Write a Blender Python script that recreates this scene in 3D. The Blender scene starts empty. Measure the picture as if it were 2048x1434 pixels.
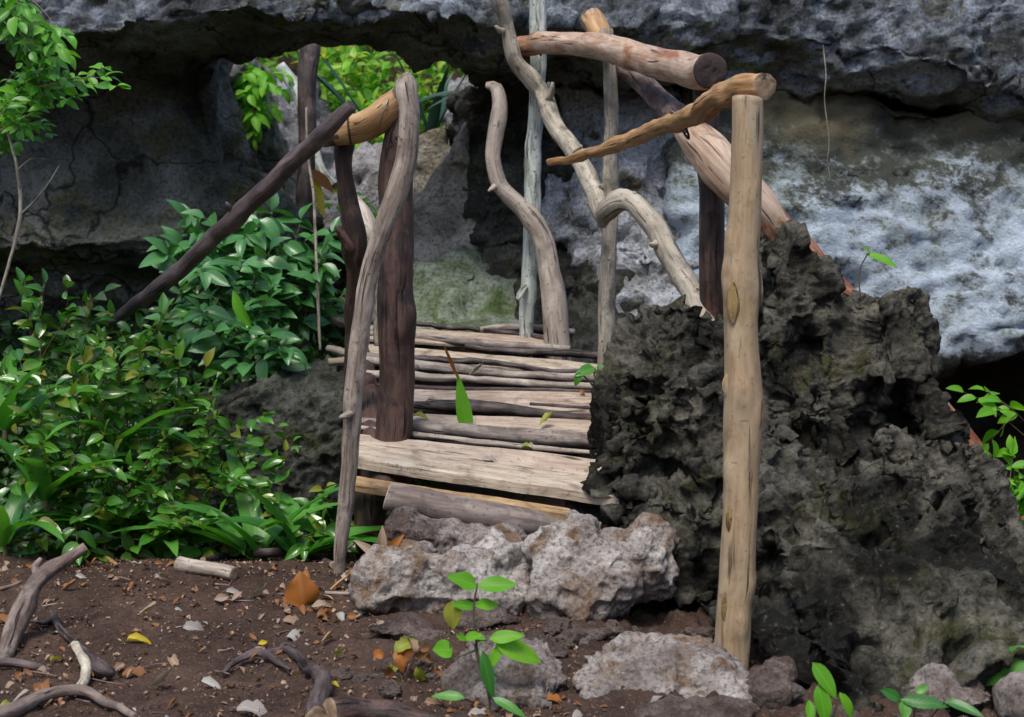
import bpy, bmesh, math, random
import numpy as np
from mathutils import Vector, Matrix
R = math.radians
C = bpy.context.scene.collection
sc = bpy.context.scene

# ------------------------------------------------------------------ camera, world, sun, exposure
FPX = 2800.0; CAMZ = 1.17; PITCH = math.atan(217 / FPX)
cam_d = bpy.data.cameras.new('camera'); cam = bpy.data.objects.new('camera', cam_d); C.objects.link(cam)
cam_d.sensor_width = 36; cam_d.lens = 36 * FPX / 2048
cam_d.clip_start = 0.05; cam_d.clip_end = 400
cam.location = (0, 0, CAMZ); cam.rotation_euler = (math.pi / 2 - PITCH, 0, 0)
cam_d.dof.use_dof = True; cam_d.dof.focus_distance = 4.9; cam_d.dof.aperture_fstop = 5.0
sc.camera = cam
SUN_EL, SUN_AZ = 60.0, 200.0            # azimuth measured clockwise from +Y
w = bpy.data.worlds.new('World'); sc.world = w; w.use_nodes = True
nt = w.node_tree; nt.nodes.clear()
sky = nt.nodes.new('ShaderNodeTexSky'); sky.sky_type = 'NISHITA'; sky.sun_disc = False
sky.sun_elevation = R(SUN_EL); sky.sun_rotation = R(SUN_AZ); sky.air_density = 1.0; sky.dust_density = 2.0
bg = nt.nodes.new('ShaderNodeBackground'); bg.inputs[1].default_value = 0.15
wo = nt.nodes.new('ShaderNodeOutputWorld')
nt.links.new(sky.outputs[0], bg.inputs[0]); nt.links.new(bg.outputs[0], wo.inputs[0])
sd = bpy.data.lights.new('sun', 'SUN'); sd.energy = 2.1; sd.angle = R(24); sd.color = (1.0, .94, .85)
sun = bpy.data.objects.new('sun', sd); C.objects.link(sun)
az = R(SUN_AZ); el = R(SUN_EL)
sdir = Vector((math.sin(az) * math.cos(el), math.cos(az) * math.cos(el), math.sin(el)))
sun.rotation_euler = sdir.to_track_quat('Z', 'Y').to_euler()
sc.view_settings.view_transform = 'Standard'; sc.view_settings.look = 'None'
sc.view_settings.exposure = 0.58; sc.view_settings.gamma = 1.0; sc.view_settings.use_curve_mapping = False
sc.cycles.max_bounces = 6; sc.cycles.transparent_max_bounces = 8

# ------------------------------------------------------------------ placing helpers
cp, sp = math.cos(PITCH), math.sin(PITCH)
def P(px, py, D):
    """world point on the sight line of a photograph pixel, D metres along +Y"""
    a = (px - 1024) / FPX; b = (717 - py) / FPX
    d = Vector((a, cp + b * sp, -sp + b * cp))
    return Vector((0, 0, CAMZ)) + d * (D / d.y)
def deckD(y): return 4892.0 / (y + 29.0)

# ------------------------------------------------------------------ numpy noise
def _h(ix, iy, iz, seed):
    h = (ix.astype(np.uint32) * np.uint32(374761393) + iy.astype(np.uint32) * np.uint32(668265263)
         + iz.astype(np.uint32) * np.uint32(2147483647) + np.uint32((seed * 974634777) & 0xffffffff))
    h = (h ^ (h >> np.uint32(13))) * np.uint32(1274126177)
    h = (h ^ (h >> np.uint32(16))) * np.uint32(2246822519)
    return ((h ^ (h >> np.uint32(15))) & np.uint32(0xffffff)).astype(np.float32) / np.float32(0xffffff)
def vn(p, seed=0):
    f = np.floor(p); i = f.astype(np.int64); t = (p - f).astype(np.float32); t = t * t * t * (t * (t * 6 - 15) + 10)
    r = 0
    for dx in (0, 1):
        wx = t[:, 0] if dx else 1 - t[:, 0]
        for dy in (0, 1):
            wy = t[:, 1] if dy else 1 - t[:, 1]
            for dz in (0, 1):
                wz = t[:, 2] if dz else 1 - t[:, 2]
                r = r + wx * wy * wz * _h(i[:, 0] + dx, i[:, 1] + dy, i[:, 2] + dz, seed)
    return r * 2 - 1
ROT = np.array([[.36, .48, -.8], [-.8, .6, 0], [.48, .64, .6]])
def fbm(p, o=4, seed=0, g=.5):
    a, s, q = 1.0, 0, np.asarray(p)
    for k in range(o):
        s = s + a * vn(q, seed + k); q = (q @ ROT) * 2.03; a *= g
    return s
def ridged(p, o=3, seed=0, g=.5):
    a, s, q = 1.0, 0, np.asarray(p)
    for k in range(o):
        s = s + a * (1 - np.abs(vn(q, seed + k)) * 2); q = (q @ ROT) * 2.07; a *= g
    return s
def worley(p, seed=0):
    f = np.floor(p).astype(np.int64); best = np.full(len(p), 9., np.float32)
    for dx in (-1, 0, 1):
        for dy in (-1, 0, 1):
            for dz in (-1, 0, 1):
                c = f + (dx, dy, dz)
                q = np.stack([_h(c[:, 0], c[:, 1], c[:, 2], seed + k) for k in (1, 2, 3)], 1) + c
                best = np.minimum(best, ((q - p) ** 2).sum(1))
    return np.sqrt(best)
def sst(a, b, x):
    t = np.clip((x - a) / (b - a), 0, 1); return t * t * (3 - 2 * t)

# ------------------------------------------------------------------ object helpers
def tag(o, label=None, cat=None, group=None, kind=None):
    if label: o['label'] = label
    if cat: o['category'] = cat
    if group: o['group'] = group
    if kind: o['kind'] = kind
    return o
def empty(name, loc, label, cat, group=None):
    o = bpy.data.objects.new(name, None); C.objects.link(o); o.location = loc; o.empty_display_size = .05
    return tag(o, label, cat, group)
def obj(name, me, mats, parent=None):
    if mats is not None and len(me.materials) == 0:
        for m in (mats if isinstance(mats, (list, tuple)) else [mats]): me.materials.append(m)
    o = bpy.data.objects.new(name, me); C.objects.link(o)
    if parent is not None:
        o.parent = parent
        o.location = -Vector(parent.location) if parent.parent is None else (0, 0, 0)
    return o
def mesh(name, V, F, smooth=True):
    me = bpy.data.meshes.new(name)
    V = np.asarray(V, np.float32)
    me.from_pydata(V.tolist() if len(V) < 20000 else V, [], F)
    if smooth: me.polygons.foreach_set('use_smooth', [True] * len(me.polygons))
    me.update(); return me
def attr(me, name, A):
    a = me.attributes.new(name, 'FLOAT_VECTOR', 'POINT'); a.data.foreach_set('vector', np.asarray(A, np.float32).ravel())

# ------------------------------------------------------------------ material helpers
class NT:
    def __init__(s, name):
        s.m = bpy.data.materials.new(name); s.m.use_nodes = True; s.t = s.m.node_tree; s.t.nodes.clear()
        s.out = s.t.nodes.new('ShaderNodeOutputMaterial')
    def n(s, typ, **k):
        x = s.t.nodes.new(typ)
        for a, b in k.items():
            if a.startswith('i_'): s.set(x, a[2:], b)
            else: setattr(x, a, b)
        return x
    def set(s, x, key, v):
        key = int(key) if key.isdigit() else key
        if isinstance(v, bpy.types.NodeSocket): s.t.links.new(v, x.inputs[key])
        else: x.inputs[key].default_value = v
    def l(s, a, b): s.t.links.new(a, b)
    def noise(s, vec, scale, detail=4, rough=.55, dist=0):
        x = s.n('ShaderNodeTexNoise'); s.l(vec, x.inputs['Vector'])
        x.inputs['Scale'].default_value = scale; x.inputs['Detail'].default_value = detail
        x.inputs['Roughness'].default_value = rough; x.inputs['Distortion'].default_value = dist
        return x.outputs['Fac']
    def voro(s, vec, scale, feature='F1'):
        x = s.n('ShaderNodeTexVoronoi', feature=feature); s.l(vec, x.inputs['Vector']); x.inputs['Scale'].default_value = scale
        return x.outputs['Distance']
    def ramp(s, fac, pts, interp='LINEAR'):
        x = s.n('ShaderNodeValToRGB'); s.l(fac, x.inputs[0]); e = x.color_ramp; e.interpolation = interp
        while len(e.elements) < len(pts): e.elements.new(.5)
        for el_, (p, c) in zip(e.elements, pts):
            el_.position = p; el_.color = (c, c, c, 1) if isinstance(c, (int, float)) else (*c, 1)
        return x.outputs[0]
    def mix(s, fac, a, b, mode='MIX'):
        x = s.n('ShaderNodeMix', data_type='RGBA', blend_type=mode)
        for i, v in ((0, fac), (6, a), (7, b)):
            if isinstance(v, bpy.types.NodeSocket): s.l(v, x.inputs[i])
            else: x.inputs[i].default_value = v if i == 0 else (*v, 1)
        return x.outputs[2]
    def math(s, op, a, b=0.0, c=0.0):
        x = s.n('ShaderNodeMath', operation=op)
        for i, v in ((0, a), (1, b), (2, c)):
            if isinstance(v, bpy.types.NodeSocket): s.l(v, x.inputs[i])
            else: x.inputs[i].default_value = v
        return x.outputs[0]
    def bump(s, h, dist, strength=1.0, prev=None):
        x = s.n('ShaderNodeBump'); s.l(h, x.inputs['Height']); x.inputs['Distance'].default_value = dist; x.inputs['Strength'].default_value = strength
        if prev is not None: s.l(prev, x.inputs['Normal'])
        return x.outputs[0]
    def scale(s, vec, v):
        x = s.n('ShaderNodeVectorMath', operation='MULTIPLY'); s.l(vec, x.inputs[0]); x.inputs[1].default_value = v; return x.outputs[0]
    def principled(s, col, rough=.8, normal=None, spec=.3):
        x = s.n('ShaderNodeBsdfPrincipled')
        for k, v in (('Base Color', col), ('Roughness', rough), ('Normal', normal)):
            if v is None: continue
            if isinstance(v, bpy.types.NodeSocket): s.l(v, x.inputs[k])
            else: x.inputs[k].default_value = (*v, 1) if k == 'Base Color' else v
        x.inputs['Specular IOR Level'].default_value = spec
        s.l(x.outputs[0], s.out.inputs[0]); return x

def rock_mat(name, light, mid, dark, stain, s=1.0, stain_amt=.55, dark_amt=.5, bump=.02, fine=1.0, top=None, rough=.9, cracks=0.):
    n = NT(name); co = n.n('ShaderNodeTexCoord').outputs['Object']
    big = n.noise(co, 1.6 * s, 5, .6, .4); med = n.noise(co, 7 * s, 6, .65, .3); fin = n.noise(co, 38 * s, 6, .7)
    pit = n.voro(co, 30 * s)
    c = n.mix(n.ramp(med, [(.36, 0.), (.64, 1.)]), mid, light)
    c = n.mix(n.ramp(big, [(dark_amt - .1, 1.), (dark_amt + .1, 0.)]), c, dark)
    st = n.noise(co, 3.1 * s, 5, .6, .8)
    c = n.mix(n.ramp(st, [(stain_amt - .02, 0.), (stain_amt + .12, 1.)]), c, stain)
    c = n.mix(n.ramp(fin, [(.38, .62), (.5, 0.)]), c, tuple(v * .3 for v in dark))
    c = n.mix(n.ramp(fin, [(.58, 0.), (.7, .35)]), c, tuple(min(1, v * 1.4) for v in light))
    nrm = None
    if top is not None:      # soil and litter that settles on upward faces
        g = n.n('ShaderNodeNewGeometry'); sx = n.n('ShaderNodeSeparateXYZ'); n.l(g.outputs['Normal'], sx.inputs[0])
        up = n.math('ADD', sx.outputs['Z'], n.math('MULTIPLY', n.noise(co, 9 * s, 5, .7), .9))
        c = n.mix(n.ramp(up, [(1.18, 0.), (1.42, .75)]), c, top)
    h = n.math('ADD', n.math('MULTIPLY', n.noise(co, 22 * s, 7, .68), 1.2), n.math('MULTIPLY', pit, .5))
    if cracks:
        wv = n.n('ShaderNodeTexNoise'); n.l(co, wv.inputs['Vector']); wv.inputs['Scale'].default_value = 2.2; wv.inputs['Detail'].default_value = 6
        ad = n.n('ShaderNodeVectorMath', operation='MULTIPLY_ADD'); n.l(wv.outputs['Color'], ad.inputs[0]); ad.inputs[1].default_value = (.9, .9, .9); n.l(co, ad.inputs[2])
        cr = n.ramp(n.voro(n.scale(ad.outputs[0], (.8, .8, 1.6)), 1.1, 'DISTANCE_TO_EDGE'), [(0, 0.), (cracks, 1.)])
        c = n.mix(cr, tuple(v * .3 for v in dark), c); h = n.math('ADD', h, n.math('MULTIPLY', cr, 2.2))
    nrm = n.bump(h, bump, 1.0); nrm = n.bump(n.noise(co, 110 * s, 5, .7), bump * .25 * fine, 1.0, nrm)
    n.principled(c, rough, nrm, .25)
    return n.m

def wood_mat(name, base, dark, light, patch=None, patch_amt=.6, streak=1.0, bump=.0025, spots=None, rough=.7, spec=.3, blot=.5, cut=None):
    """grain runs along the third axis of the 'grain' attribute (metres)"""
    n = NT(name); a = n.n('ShaderNodeAttribute', attribute_name='grain'); g = a.outputs['Vector']
    oi = n.n('ShaderNodeObjectInfo').outputs['Random']
    off = n.n('ShaderNodeVectorMath', operation='ADD'); n.l(g, off.inputs[0])
    cx = n.n('ShaderNodeCombineXYZ'); n.l(n.math('MULTIPLY', oi, 31.), cx.inputs[2]); n.l(n.math('MULTIPLY', oi, 7.), cx.inputs[0]); n.l(cx.outputs[0], off.inputs[1])
    g = off.outputs[0]
    long_ = n.scale(g, (1, 1, .07)); mid_ = n.scale(g, (1, 1, .3))
    f1 = n.noise(long_, 90 * streak, 5, .65); f2 = n.noise(mid_, 22, 5, .6, .5); f3 = n.noise(g, 9, 4, .6, .4)
    c = n.mix(n.ramp(f1, [(.34, 0.), (.66, 1.)]), dark, base)
    c = n.mix(n.ramp(f2, [(.45, 0.), (.7, .9)]), c, light)
    c = n.mix(n.ramp(f3, [(blot - .12, .75), (blot + .02, 0.)]), c, tuple(x * .55 for x in dark))
    if patch: c = n.mix(n.ramp(n.noise(mid_, 8, 5, .65, .6), [(patch_amt - .06, 0.), (patch_amt + .06, .95)]), c, patch)
    if spots: c = n.mix(n.ramp(n.noise(g, 60, 4, .6, .3), [(.6, 0.), (.67, .9)]), c, spots)
    c = n.mix(n.math('MULTIPLY', n.math('SUBTRACT', oi, .5), .5), c, light)
    crack = n.ramp(n.noise(long_, 55 * streak, 3, .5, .3), [(.3, 0.), (.38, 1.)])
    c = n.mix(crack, tuple(x * .35 for x in dark), c)
    h = n.math('ADD', n.math('MULTIPLY', f1, .6), n.math('ADD', crack, n.math('MULTIPLY', f2, .9)))
    nr = n.bump(h, bump, 1.0); nr = n.bump(n.noise(g, 160, 4, .7), bump * .4, 1.0, nr)
    n.principled(c, rough, nr, spec)
    return n.m

def leaf_mat(name, cols, rough=.36, trans=.3, spec=.5, vein=(.5, .6, .3), spot=None, bump=.0006):
    n = NT(name); uv = n.n('ShaderNodeUVMap', uv_map='uv').outputs[0]
    oi = n.n('ShaderNodeObjectInfo').outputs['Random']; co = n.n('ShaderNodeTexCoord').outputs['Object']
    c = n.ramp(oi, [(i / max(1, len(cols) - 1), x) for i, x in enumerate(cols)])
    at = n.n('ShaderNodeAttribute', attribute_name='tint'); 
    sx = n.n('ShaderNodeSeparateXYZ'); n.l(uv, sx.inputs[0])
    v = n.math('ABSOLUTE', n.math('SUBTRACT', sx.outputs[1], .5))
    rib = n.ramp(v, [(.015, 1.), (.05, 0.)])
    lat = n.math('SINE', n.math('MULTIPLY', n.math('ADD', sx.outputs[0], n.math('MULTIPLY', v, -.35)), 62.))
    latr = n.ramp(lat, [(.7, 0.), (1., .14)])
    c = n.mix(n.ramp(n.noise(co, 40, 4, .6), [(.35, .25), (.6, 0.)]), c, tuple(x * .5 for x in cols[0]))
    c = n.mix(n.math('MULTIPLY', n.math('MAXIMUM', rib, latr), .45), c, vein)
    if spot: c = n.mix(n.ramp(n.noise(co, 55, 4, .6, .6), [(.52, 0.), (.62, .9)]), c, spot)
    nr = n.bump(n.math('ADD', n.math('MULTIPLY', lat, .35), n.math('MULTIPLY', rib, -2.)), bump, .3)
    b = n.n('ShaderNodeBsdfPrincipled'); n.l(c, b.inputs['Base Color']); b.inputs['Roughness'].default_value = rough
    b.inputs['Specular IOR Level'].default_value = spec; n.l(nr, b.inputs['Normal'])
    tr = n.n('ShaderNodeBsdfTranslucent'); n.l(n.mix(1.0, c, (1.35, 1.5, .5), 'MULTIPLY'), tr.inputs['Color'])
    mx = n.n('ShaderNodeMixShader'); mx.inputs[0].default_value = trans
    n.l(b.outputs[0], mx.inputs[1]); n.l(tr.outputs[0], mx.inputs[2]); n.l(mx.outputs[0], n.out.inputs[0])
    return n.m

# ---- rock materials
M = {}
M['cliff'] = rock_mat('ledge_stone', (.44, .5, .58), (.19, .215, .25), (.06, .065, .065), (.075, .075, .055), s=1.6, stain_amt=.55, dark_amt=.47, bump=.045)  # the blue of the reflected sky is put into this stone's colour
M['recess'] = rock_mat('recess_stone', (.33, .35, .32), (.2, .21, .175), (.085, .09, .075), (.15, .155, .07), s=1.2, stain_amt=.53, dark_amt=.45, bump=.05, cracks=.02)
M['blotched'] = rock_mat('blotched_lime_stone', (.7, .74, .8), (.46, .46, .46), (.07, .066, .052), (.12, .11, .07), s=1.5, stain_amt=.56, dark_amt=.4, bump=.03)
M['karst'] = rock_mat('karst_stone', (.3, .285, .23), (.078, .074, .056), (.016, .016, .012), (.075, .075, .028), s=1.3, stain_amt=.58, dark_amt=.5, bump=.035)
M['pillar'] = rock_mat('pillar_stone', (.2, .2, .17), (.075, .075, .06), (.022, .023, .018), (.06, .062, .03), s=1.4, stain_amt=.57, dark_amt=.5, bump=.045)
M['white'] = rock_mat('white_stone', (.62, .58, .54), (.38, .34, .31), (.13, .1, .085), (.24, .16, .105), s=1.6, stain_amt=.5, dark_amt=.44, bump=.02, top=(.2, .15, .13))
M['pale'] = rock_mat('pale_stone', (.4, .4, .42), (.26, .25, .25), (.1, .09, .08), (.14, .11, .07), s=1.3, stain_amt=.6, dark_amt=.4, bump=.02)
M['greyrock'] = rock_mat('mossy_pitted_stone', (.17, .18, .15), (.075, .08, .062), (.025, .028, .02), (.06, .07, .03), s=1.5, stain_amt=.52, dark_amt=.47, bump=.04)
M['lightgrey'] = rock_mat('light_grey_rugged_stone', (.5, .5, .52), (.27, .27, .28), (.08, .08, .075), (.12, .11, .08), s=1.6, stain_amt=.58, dark_amt=.45, bump=.05)
M['tanrock'] = rock_mat('tan_stone', (.46, .43, .37), (.27, .245, .2), (.09, .08, .06), (.13, .115, .07), s=1.2, stain_amt=.56, dark_amt=.38, bump=.02)
M['moss'] = rock_mat('mossy_stone', (.3, .34, .28), (.15, .19, .12), (.05, .065, .035), (.08, .125, .04), s=1.4, stain_amt=.5, dark_amt=.4, bump=.02)
M['soilstone'] = rock_mat('dirty_stone', (.46, .42, .39), (.26, .21, .19), (.1, .075, .065), (.16, .11, .085), s=2.2, stain_amt=.52, dark_amt=.44, bump=.02, top=(.17, .12, .1))
M['clod'] = rock_mat('dry_clod', (.32, .26, .23), (.16, .12, .105), (.07, .05, .042), (.12, .085, .07), s=1.2, stain_amt=.5, dark_amt=.4, bump=.05)
M['soilrock'] = rock_mat('earthy_stone', (.3, .24, .21), (.15, .11, .095), (.06, .042, .035), (.12, .085, .07), s=3, stain_amt=.5, dark_amt=.45, bump=.02)

def wall_mat():
    """pale lime wall, mossy olive and black growth thicker under the ledge and along its foot"""
    n = NT('stained_lime_wall'); co = n.n('ShaderNodeTexCoord').outputs['Object']
    sx = n.n('ShaderNodeSeparateXYZ'); n.l(co, sx.inputs[0])
    rot = n.n('ShaderNodeVectorRotate', rotation_type='Y_AXIS'); n.l(co, rot.inputs[0]); rot.inputs['Angle'].default_value = -.35; slant = n.scale(rot.outputs[0], (1, 1, 1.4))
    m1 = n.noise(slant, 5.5, 8, .74, .15); m2 = n.noise(slant, 24, 8, .78, 0); m3 = n.noise(co, 1.3, 4, .5)
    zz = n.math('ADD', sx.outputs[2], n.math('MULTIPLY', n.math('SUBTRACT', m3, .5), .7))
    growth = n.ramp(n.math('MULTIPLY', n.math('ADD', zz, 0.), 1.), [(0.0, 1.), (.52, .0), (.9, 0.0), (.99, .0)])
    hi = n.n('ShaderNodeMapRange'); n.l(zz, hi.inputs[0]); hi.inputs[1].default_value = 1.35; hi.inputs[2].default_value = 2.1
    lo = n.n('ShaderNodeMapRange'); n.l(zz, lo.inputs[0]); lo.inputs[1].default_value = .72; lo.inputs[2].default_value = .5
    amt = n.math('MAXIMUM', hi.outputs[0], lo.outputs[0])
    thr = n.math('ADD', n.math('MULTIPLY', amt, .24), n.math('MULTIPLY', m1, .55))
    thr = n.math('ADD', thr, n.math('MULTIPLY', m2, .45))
    c = n.mix(n.ramp(m2, [(.35, 0.), (.62, 1.)]), (.28, .34, .41), (.58, .68, .79))  # base colours carry a blue tint standing in for sky light on the wall
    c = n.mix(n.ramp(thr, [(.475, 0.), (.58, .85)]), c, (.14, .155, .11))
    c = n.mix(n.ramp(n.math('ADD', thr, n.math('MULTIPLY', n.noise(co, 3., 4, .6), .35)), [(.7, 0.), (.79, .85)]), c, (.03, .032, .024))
    c = n.mix(n.ramp(n.math('MULTIPLY', hi.outputs[0], n.noise(co, 2.2, 5, .6, .5)), [(.3, 0.), (.55, .6)]), c, (.24, .2, .1))
    h = n.math('ADD', n.noise(slant, 14, 8, .75), n.math('MULTIPLY', n.noise(co, 60, 5, .7), .4))
    n.principled(c, .9, n.bump(h, .028, 1.0), .3)
    return n.m
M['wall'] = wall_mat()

# ---- wood materials
M['drift'] = wood_mat('weathered_driftwood', (.37, .31, .255), (.12, .09, .07), (.5, .44, .375), spots=(.08, .055, .04), bump=.003, blot=.43)
M['lichen'] = wood_mat('lichened_pale_wood', (.5, .53, .48), (.14, .16, .13), (.68, .72, .66), spots=(.06, .06, .05), blot=.42, bump=.004)
M['greypole'] = wood_mat('mottled_grey_bark', (.38, .33, .26), (.14, .12, .09), (.54, .49, .4), spots=(.06, .045, .03), blot=.47, bump=.005)
M['dark'] = wood_mat('dark_brown_bark', (.07, .038, .028), (.02, .012, .01), (.14, .08, .062), patch=(.15, .05, .026), patch_amt=.64, bump=.006, rough=.5, spec=.5)
M['darkgrey'] = wood_mat('dark_purple_grey_bark', (.075, .052, .05), (.022, .016, .016), (.17, .13, .125), bump=.006, rough=.55, spec=.4)
M['peeled'] = wood_mat('peeled_tan_pole', (.37, .265, .155), (.22, .15, .085), (.45, .355, .235), patch=(.27, .26, .2), patch_amt=.62, blot=.42, bump=.002, streak=.8, rough=.6, spots=(.2, .12, .06))
M['amber'] = wood_mat('peeled_amber_wood', (.42, .235, .09), (.2, .095, .035), (.5, .33, .16), patch=(.15, .065, .02), patch_amt=.68, blot=.38, bump=.0025, rough=.55, spec=.4)
M['redpeel'] = wood_mat('reddish_peeled_wood', (.42, .21, .11), (.2, .07, .035), (.55, .34, .2), patch=(.25, .06, .03), patch_amt=.55, blot=.4, bump=.004, rough=.5, spec=.45)
M['pinkpole'] = wood_mat('peeled_pinkish_wood', (.46, .33, .23), (.25, .15, .095), (.56, .45, .35), patch=(.24, .09, .035), patch_amt=.57, blot=.38, bump=.0015, rough=.55, spec=.4)
M['decklog'] = wood_mat('grey_violet_log', (.28, .235, .205), (.09, .07, .06), (.44, .39, .34), bump=.003, blot=.42, streak=.7, spots=(.08, .055, .045))
M['plank'] = wood_mat('sawn_tan_plank', (.44, .345, .265), (.22, .155, .115), (.55, .46, .37), spots=(.14, .085, .06), bump=.003, blot=.4)
M['plankpale'] = wood_mat('sawn_pale_plank', (.47, .39, .3), (.24, .18, .13), (.58, .51, .41), spots=(.14, .09, .06), bump=.003, blot=.44)
M['plankamber'] = wood_mat('sawn_amber_plank', (.36, .23, .11), (.2, .12, .06), (.46, .33, .18), bump=.002)
M['steplog'] = wood_mat('dull_brown_grey_log', (.19, .15, .13), (.06, .045, .04), (.31, .26, .235), bump=.003, blot=.44, streak=.6, spots=(.06, .04, .03))
M['bracebark'] = wood_mat('thin_purple_brown_bark', (.17, .115, .1), (.07, .045, .04), (.27, .2, .18), patch=(.36, .24, .15), patch_amt=.66, bump=.004)
M['rootbrown'] = wood_mat('brown_root_bark', (.2, .15, .125), (.08, .055, .045), (.33, .27, .235), spots=(.05, .035, .03), bump=.004)
M['cut'] = wood_mat('cut_wood_end', (.3, .21, .13), (.15, .1, .065), (.4, .3, .2), bump=.002, streak=.4)
M['cutdark'] = wood_mat('old_cut_end', (.06, .04, .035), (.03, .02, .02), (.1, .07, .06), bump=.002, streak=.4)
M['twig'] = wood_mat('twig_bark', (.2, .13, .1), (.09, .055, .045), (.3, .22, .18), bump=.001)
M['rottwig'] = wood_mat('pale_rotten_bark', (.6, .55, .42), (.3, .25, .18), (.72, .68, .55), spots=(.06, .05, .04), bump=.003)
M['stem'] = wood_mat('green_brown_stem', (.12, .11, .05), (.06, .05, .03), (.17, .17, .08), bump=.0006)
M['redstem'] = wood_mat('reddish_stem', (.16, .07, .045), (.08, .035, .025), (.22, .13, .09), bump=.0006)
def plain(name, col, rough=.5, metal=0.0):
    n = NT(name); co = n.n('ShaderNodeTexCoord').outputs['Object']
    b = n.principled(n.mix(n.noise(co, 60, 4), tuple(x * .6 for x in col), col), rough); b.inputs['Metallic'].default_value = metal; return n.m
M['wire'] = plain('dull_wire', (.3, .27, .26), .45, .7)
M['cord'] = plain('dark_cord', (.06, .04, .045), .8)

# ---- leaf materials
M['lv_shrub'] = leaf_mat('glossy_blue_green_leaf', [(.03, .13, .035), (.06, .21, .055), (.09, .27, .08), (.045, .16, .05)], .33, .22, .6, vein=(.16, .3, .1))
M['lv_small'] = leaf_mat('glossy_small_leaf', [(.03, .13, .014), (.07, .25, .02), (.12, .3, .03), (.045, .16, .02), (.3, .3, .04)], .22, .25, .75, vein=(.15, .28, .06))
M['lv_under'] = leaf_mat('dark_undergrowth_leaf', [(.015, .06, .01), (.03, .1, .015)], .4, .2, .5, vein=(.05, .12, .03))
M['lv_bright'] = leaf_mat('bright_young_leaf', [(.1, .33, .015), (.14, .42, .02), (.19, .46, .03)], .45, .4, .35, vein=(.25, .5, .06))
M['lv_hang'] = leaf_mat('fresh_hanging_leaf', [(.045, .19, .015), (.1, .34, .02), (.14, .4, .025), (.06, .23, .035)], .38, .32, .45, vein=(.2, .36, .06))
M['lv_strap'] = leaf_mat('strap_leaf', [(.035, .16, .025), (.08, .28, .035), (.11, .32, .045)], .38, .3, .5, vein=(.13, .3, .07))
M['lv_agave'] = leaf_mat('agave_blade', [(.02, .06, .04), (.03, .085, .055)], .5, .1, .4, vein=(.04, .1, .07))
M['lv_back'] = leaf_mat('sunlit_thicket_leaf', [(.1, .34, .02), (.22, .5, .04), (.38, .6, .1), (.16, .42, .03), (.55, .52, .06)], .4, .4, .4, vein=(.3, .5, .1))
M['lv_dry'] = leaf_mat('dry_tan_leaf', [(.3, .2, .13), (.4, .3, .22), (.2, .115, .07), (.34, .27, .22)], .7, .12, .25, vein=(.55, .45, .33), spot=(.2, .11, .06))
M['lv_grey'] = leaf_mat('faded_grey_leaf', [(.3, .27, .25), (.4, .39, .37), (.28, .34, .29)], .7, .1, .25, vein=(.55, .55, .5), spot=(.25, .2, .16))
M['lv_brown'] = leaf_mat('brown_leaf', [(.2, .08, .03), (.3, .13, .04), (.16, .08, .04)], .6, .12, .3, vein=(.35, .2, .08), spot=(.08, .04, .02))
M['lv_amber'] = leaf_mat('amber_leaf', [(.36, .13, .02), (.28, .1, .02)], .55, .2, .35, vein=(.3, .12, .03), spot=(.25, .09, .02))
M['lv_yellow'] = leaf_mat('yellow_leaf', [(.55, .42, .02), (.6, .5, .04)], .5, .25, .35, vein=(.6, .5, .1), spot=(.3, .2, .02))
M['lv_olive'] = leaf_mat('half_green_leaf', [(.2, .3, .03), (.3, .3, .05)], .5, .25, .35, vein=(.3, .4, .1), spot=(.35, .16, .03))

# ------------------------------------------------------------------ rocks by hulls, voxel remesh and numpy displacement
def hull(bm, pts):
    vs = [bm.verts.new(p) for p in pts]
    r = bmesh.ops.convex_hull(bm, input=vs, use_existing_faces=False)
    junk = [g for g in set(r['geom_interior']) | set(r['geom_unused']) if isinstance(g, bmesh.types.BMVert) and g.is_valid]
    if junk: bmesh.ops.delete(bm, geom=junk, context='VERTS')
def slab(bm, front, depth, shrink=.0):
    """front: pixels with distance; back: the same points pushed DEPTH metres along +Y"""
    f = [P(*q) for q in front]; c = sum(f, Vector()) / len(f)
    b = [p + (c - p) * shrink + Vector((0, depth, 0)) for p in f]
    hull(bm, f + b)
def ball(bm, px, py, D, rx, ry, rd):
    """ellipsoid: half sizes rx, ry in pixels, rd in metres"""
    k = D / FPX; m = Matrix.Translation(P(px, py, D)) @ Matrix.Diagonal((rx * k, rd, ry * k, 1))
    bmesh.ops.create_icosphere(bm, subdivisions=3, radius=1, matrix=m)
def grow(bm, voxel, smooth=4, sub=0):
    me = bpy.data.meshes.new('raw'); bm.to_mesh(me); bm.free()
    o = bpy.data.objects.new('raw', me); C.objects.link(o)
    m = o.modifiers.new('r', 'REMESH'); m.mode = 'VOXEL'; m.voxel_size = voxel
    if smooth: s = o.modifiers.new('s', 'SMOOTH'); s.factor = .6; s.iterations = smooth
    if sub: s = o.modifiers.new('u', 'SUBSURF'); s.subdivision_type = 'SIMPLE'; s.levels = sub; s.render_levels = sub
    dg = bpy.context.evaluated_depsgraph_get(); dg.update()
    out = bpy.data.meshes.new_from_object(o.evaluated_get(dg), depsgraph=dg)
    bpy.data.objects.remove(o); bpy.data.meshes.remove(me)
    return out
def coords(me):
    a = np.empty(len(me.vertices) * 3, np.float32); me.vertices.foreach_get('co', a); return a.reshape(-1, 3)
def normals(me):
    a = np.empty(len(me.vertices) * 3, np.float32); me.vertex_normals.foreach_get('vector', a); return a.reshape(-1, 3)
def warp(me, amp, f, seed):
    V = coords(me); V = V + amp * np.stack([fbm(V * f, 3, seed + k) for k in (0, 40, 80)], 1)
    me.vertices.foreach_set('co', V.astype(np.float32).ravel()); me.update()
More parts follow.
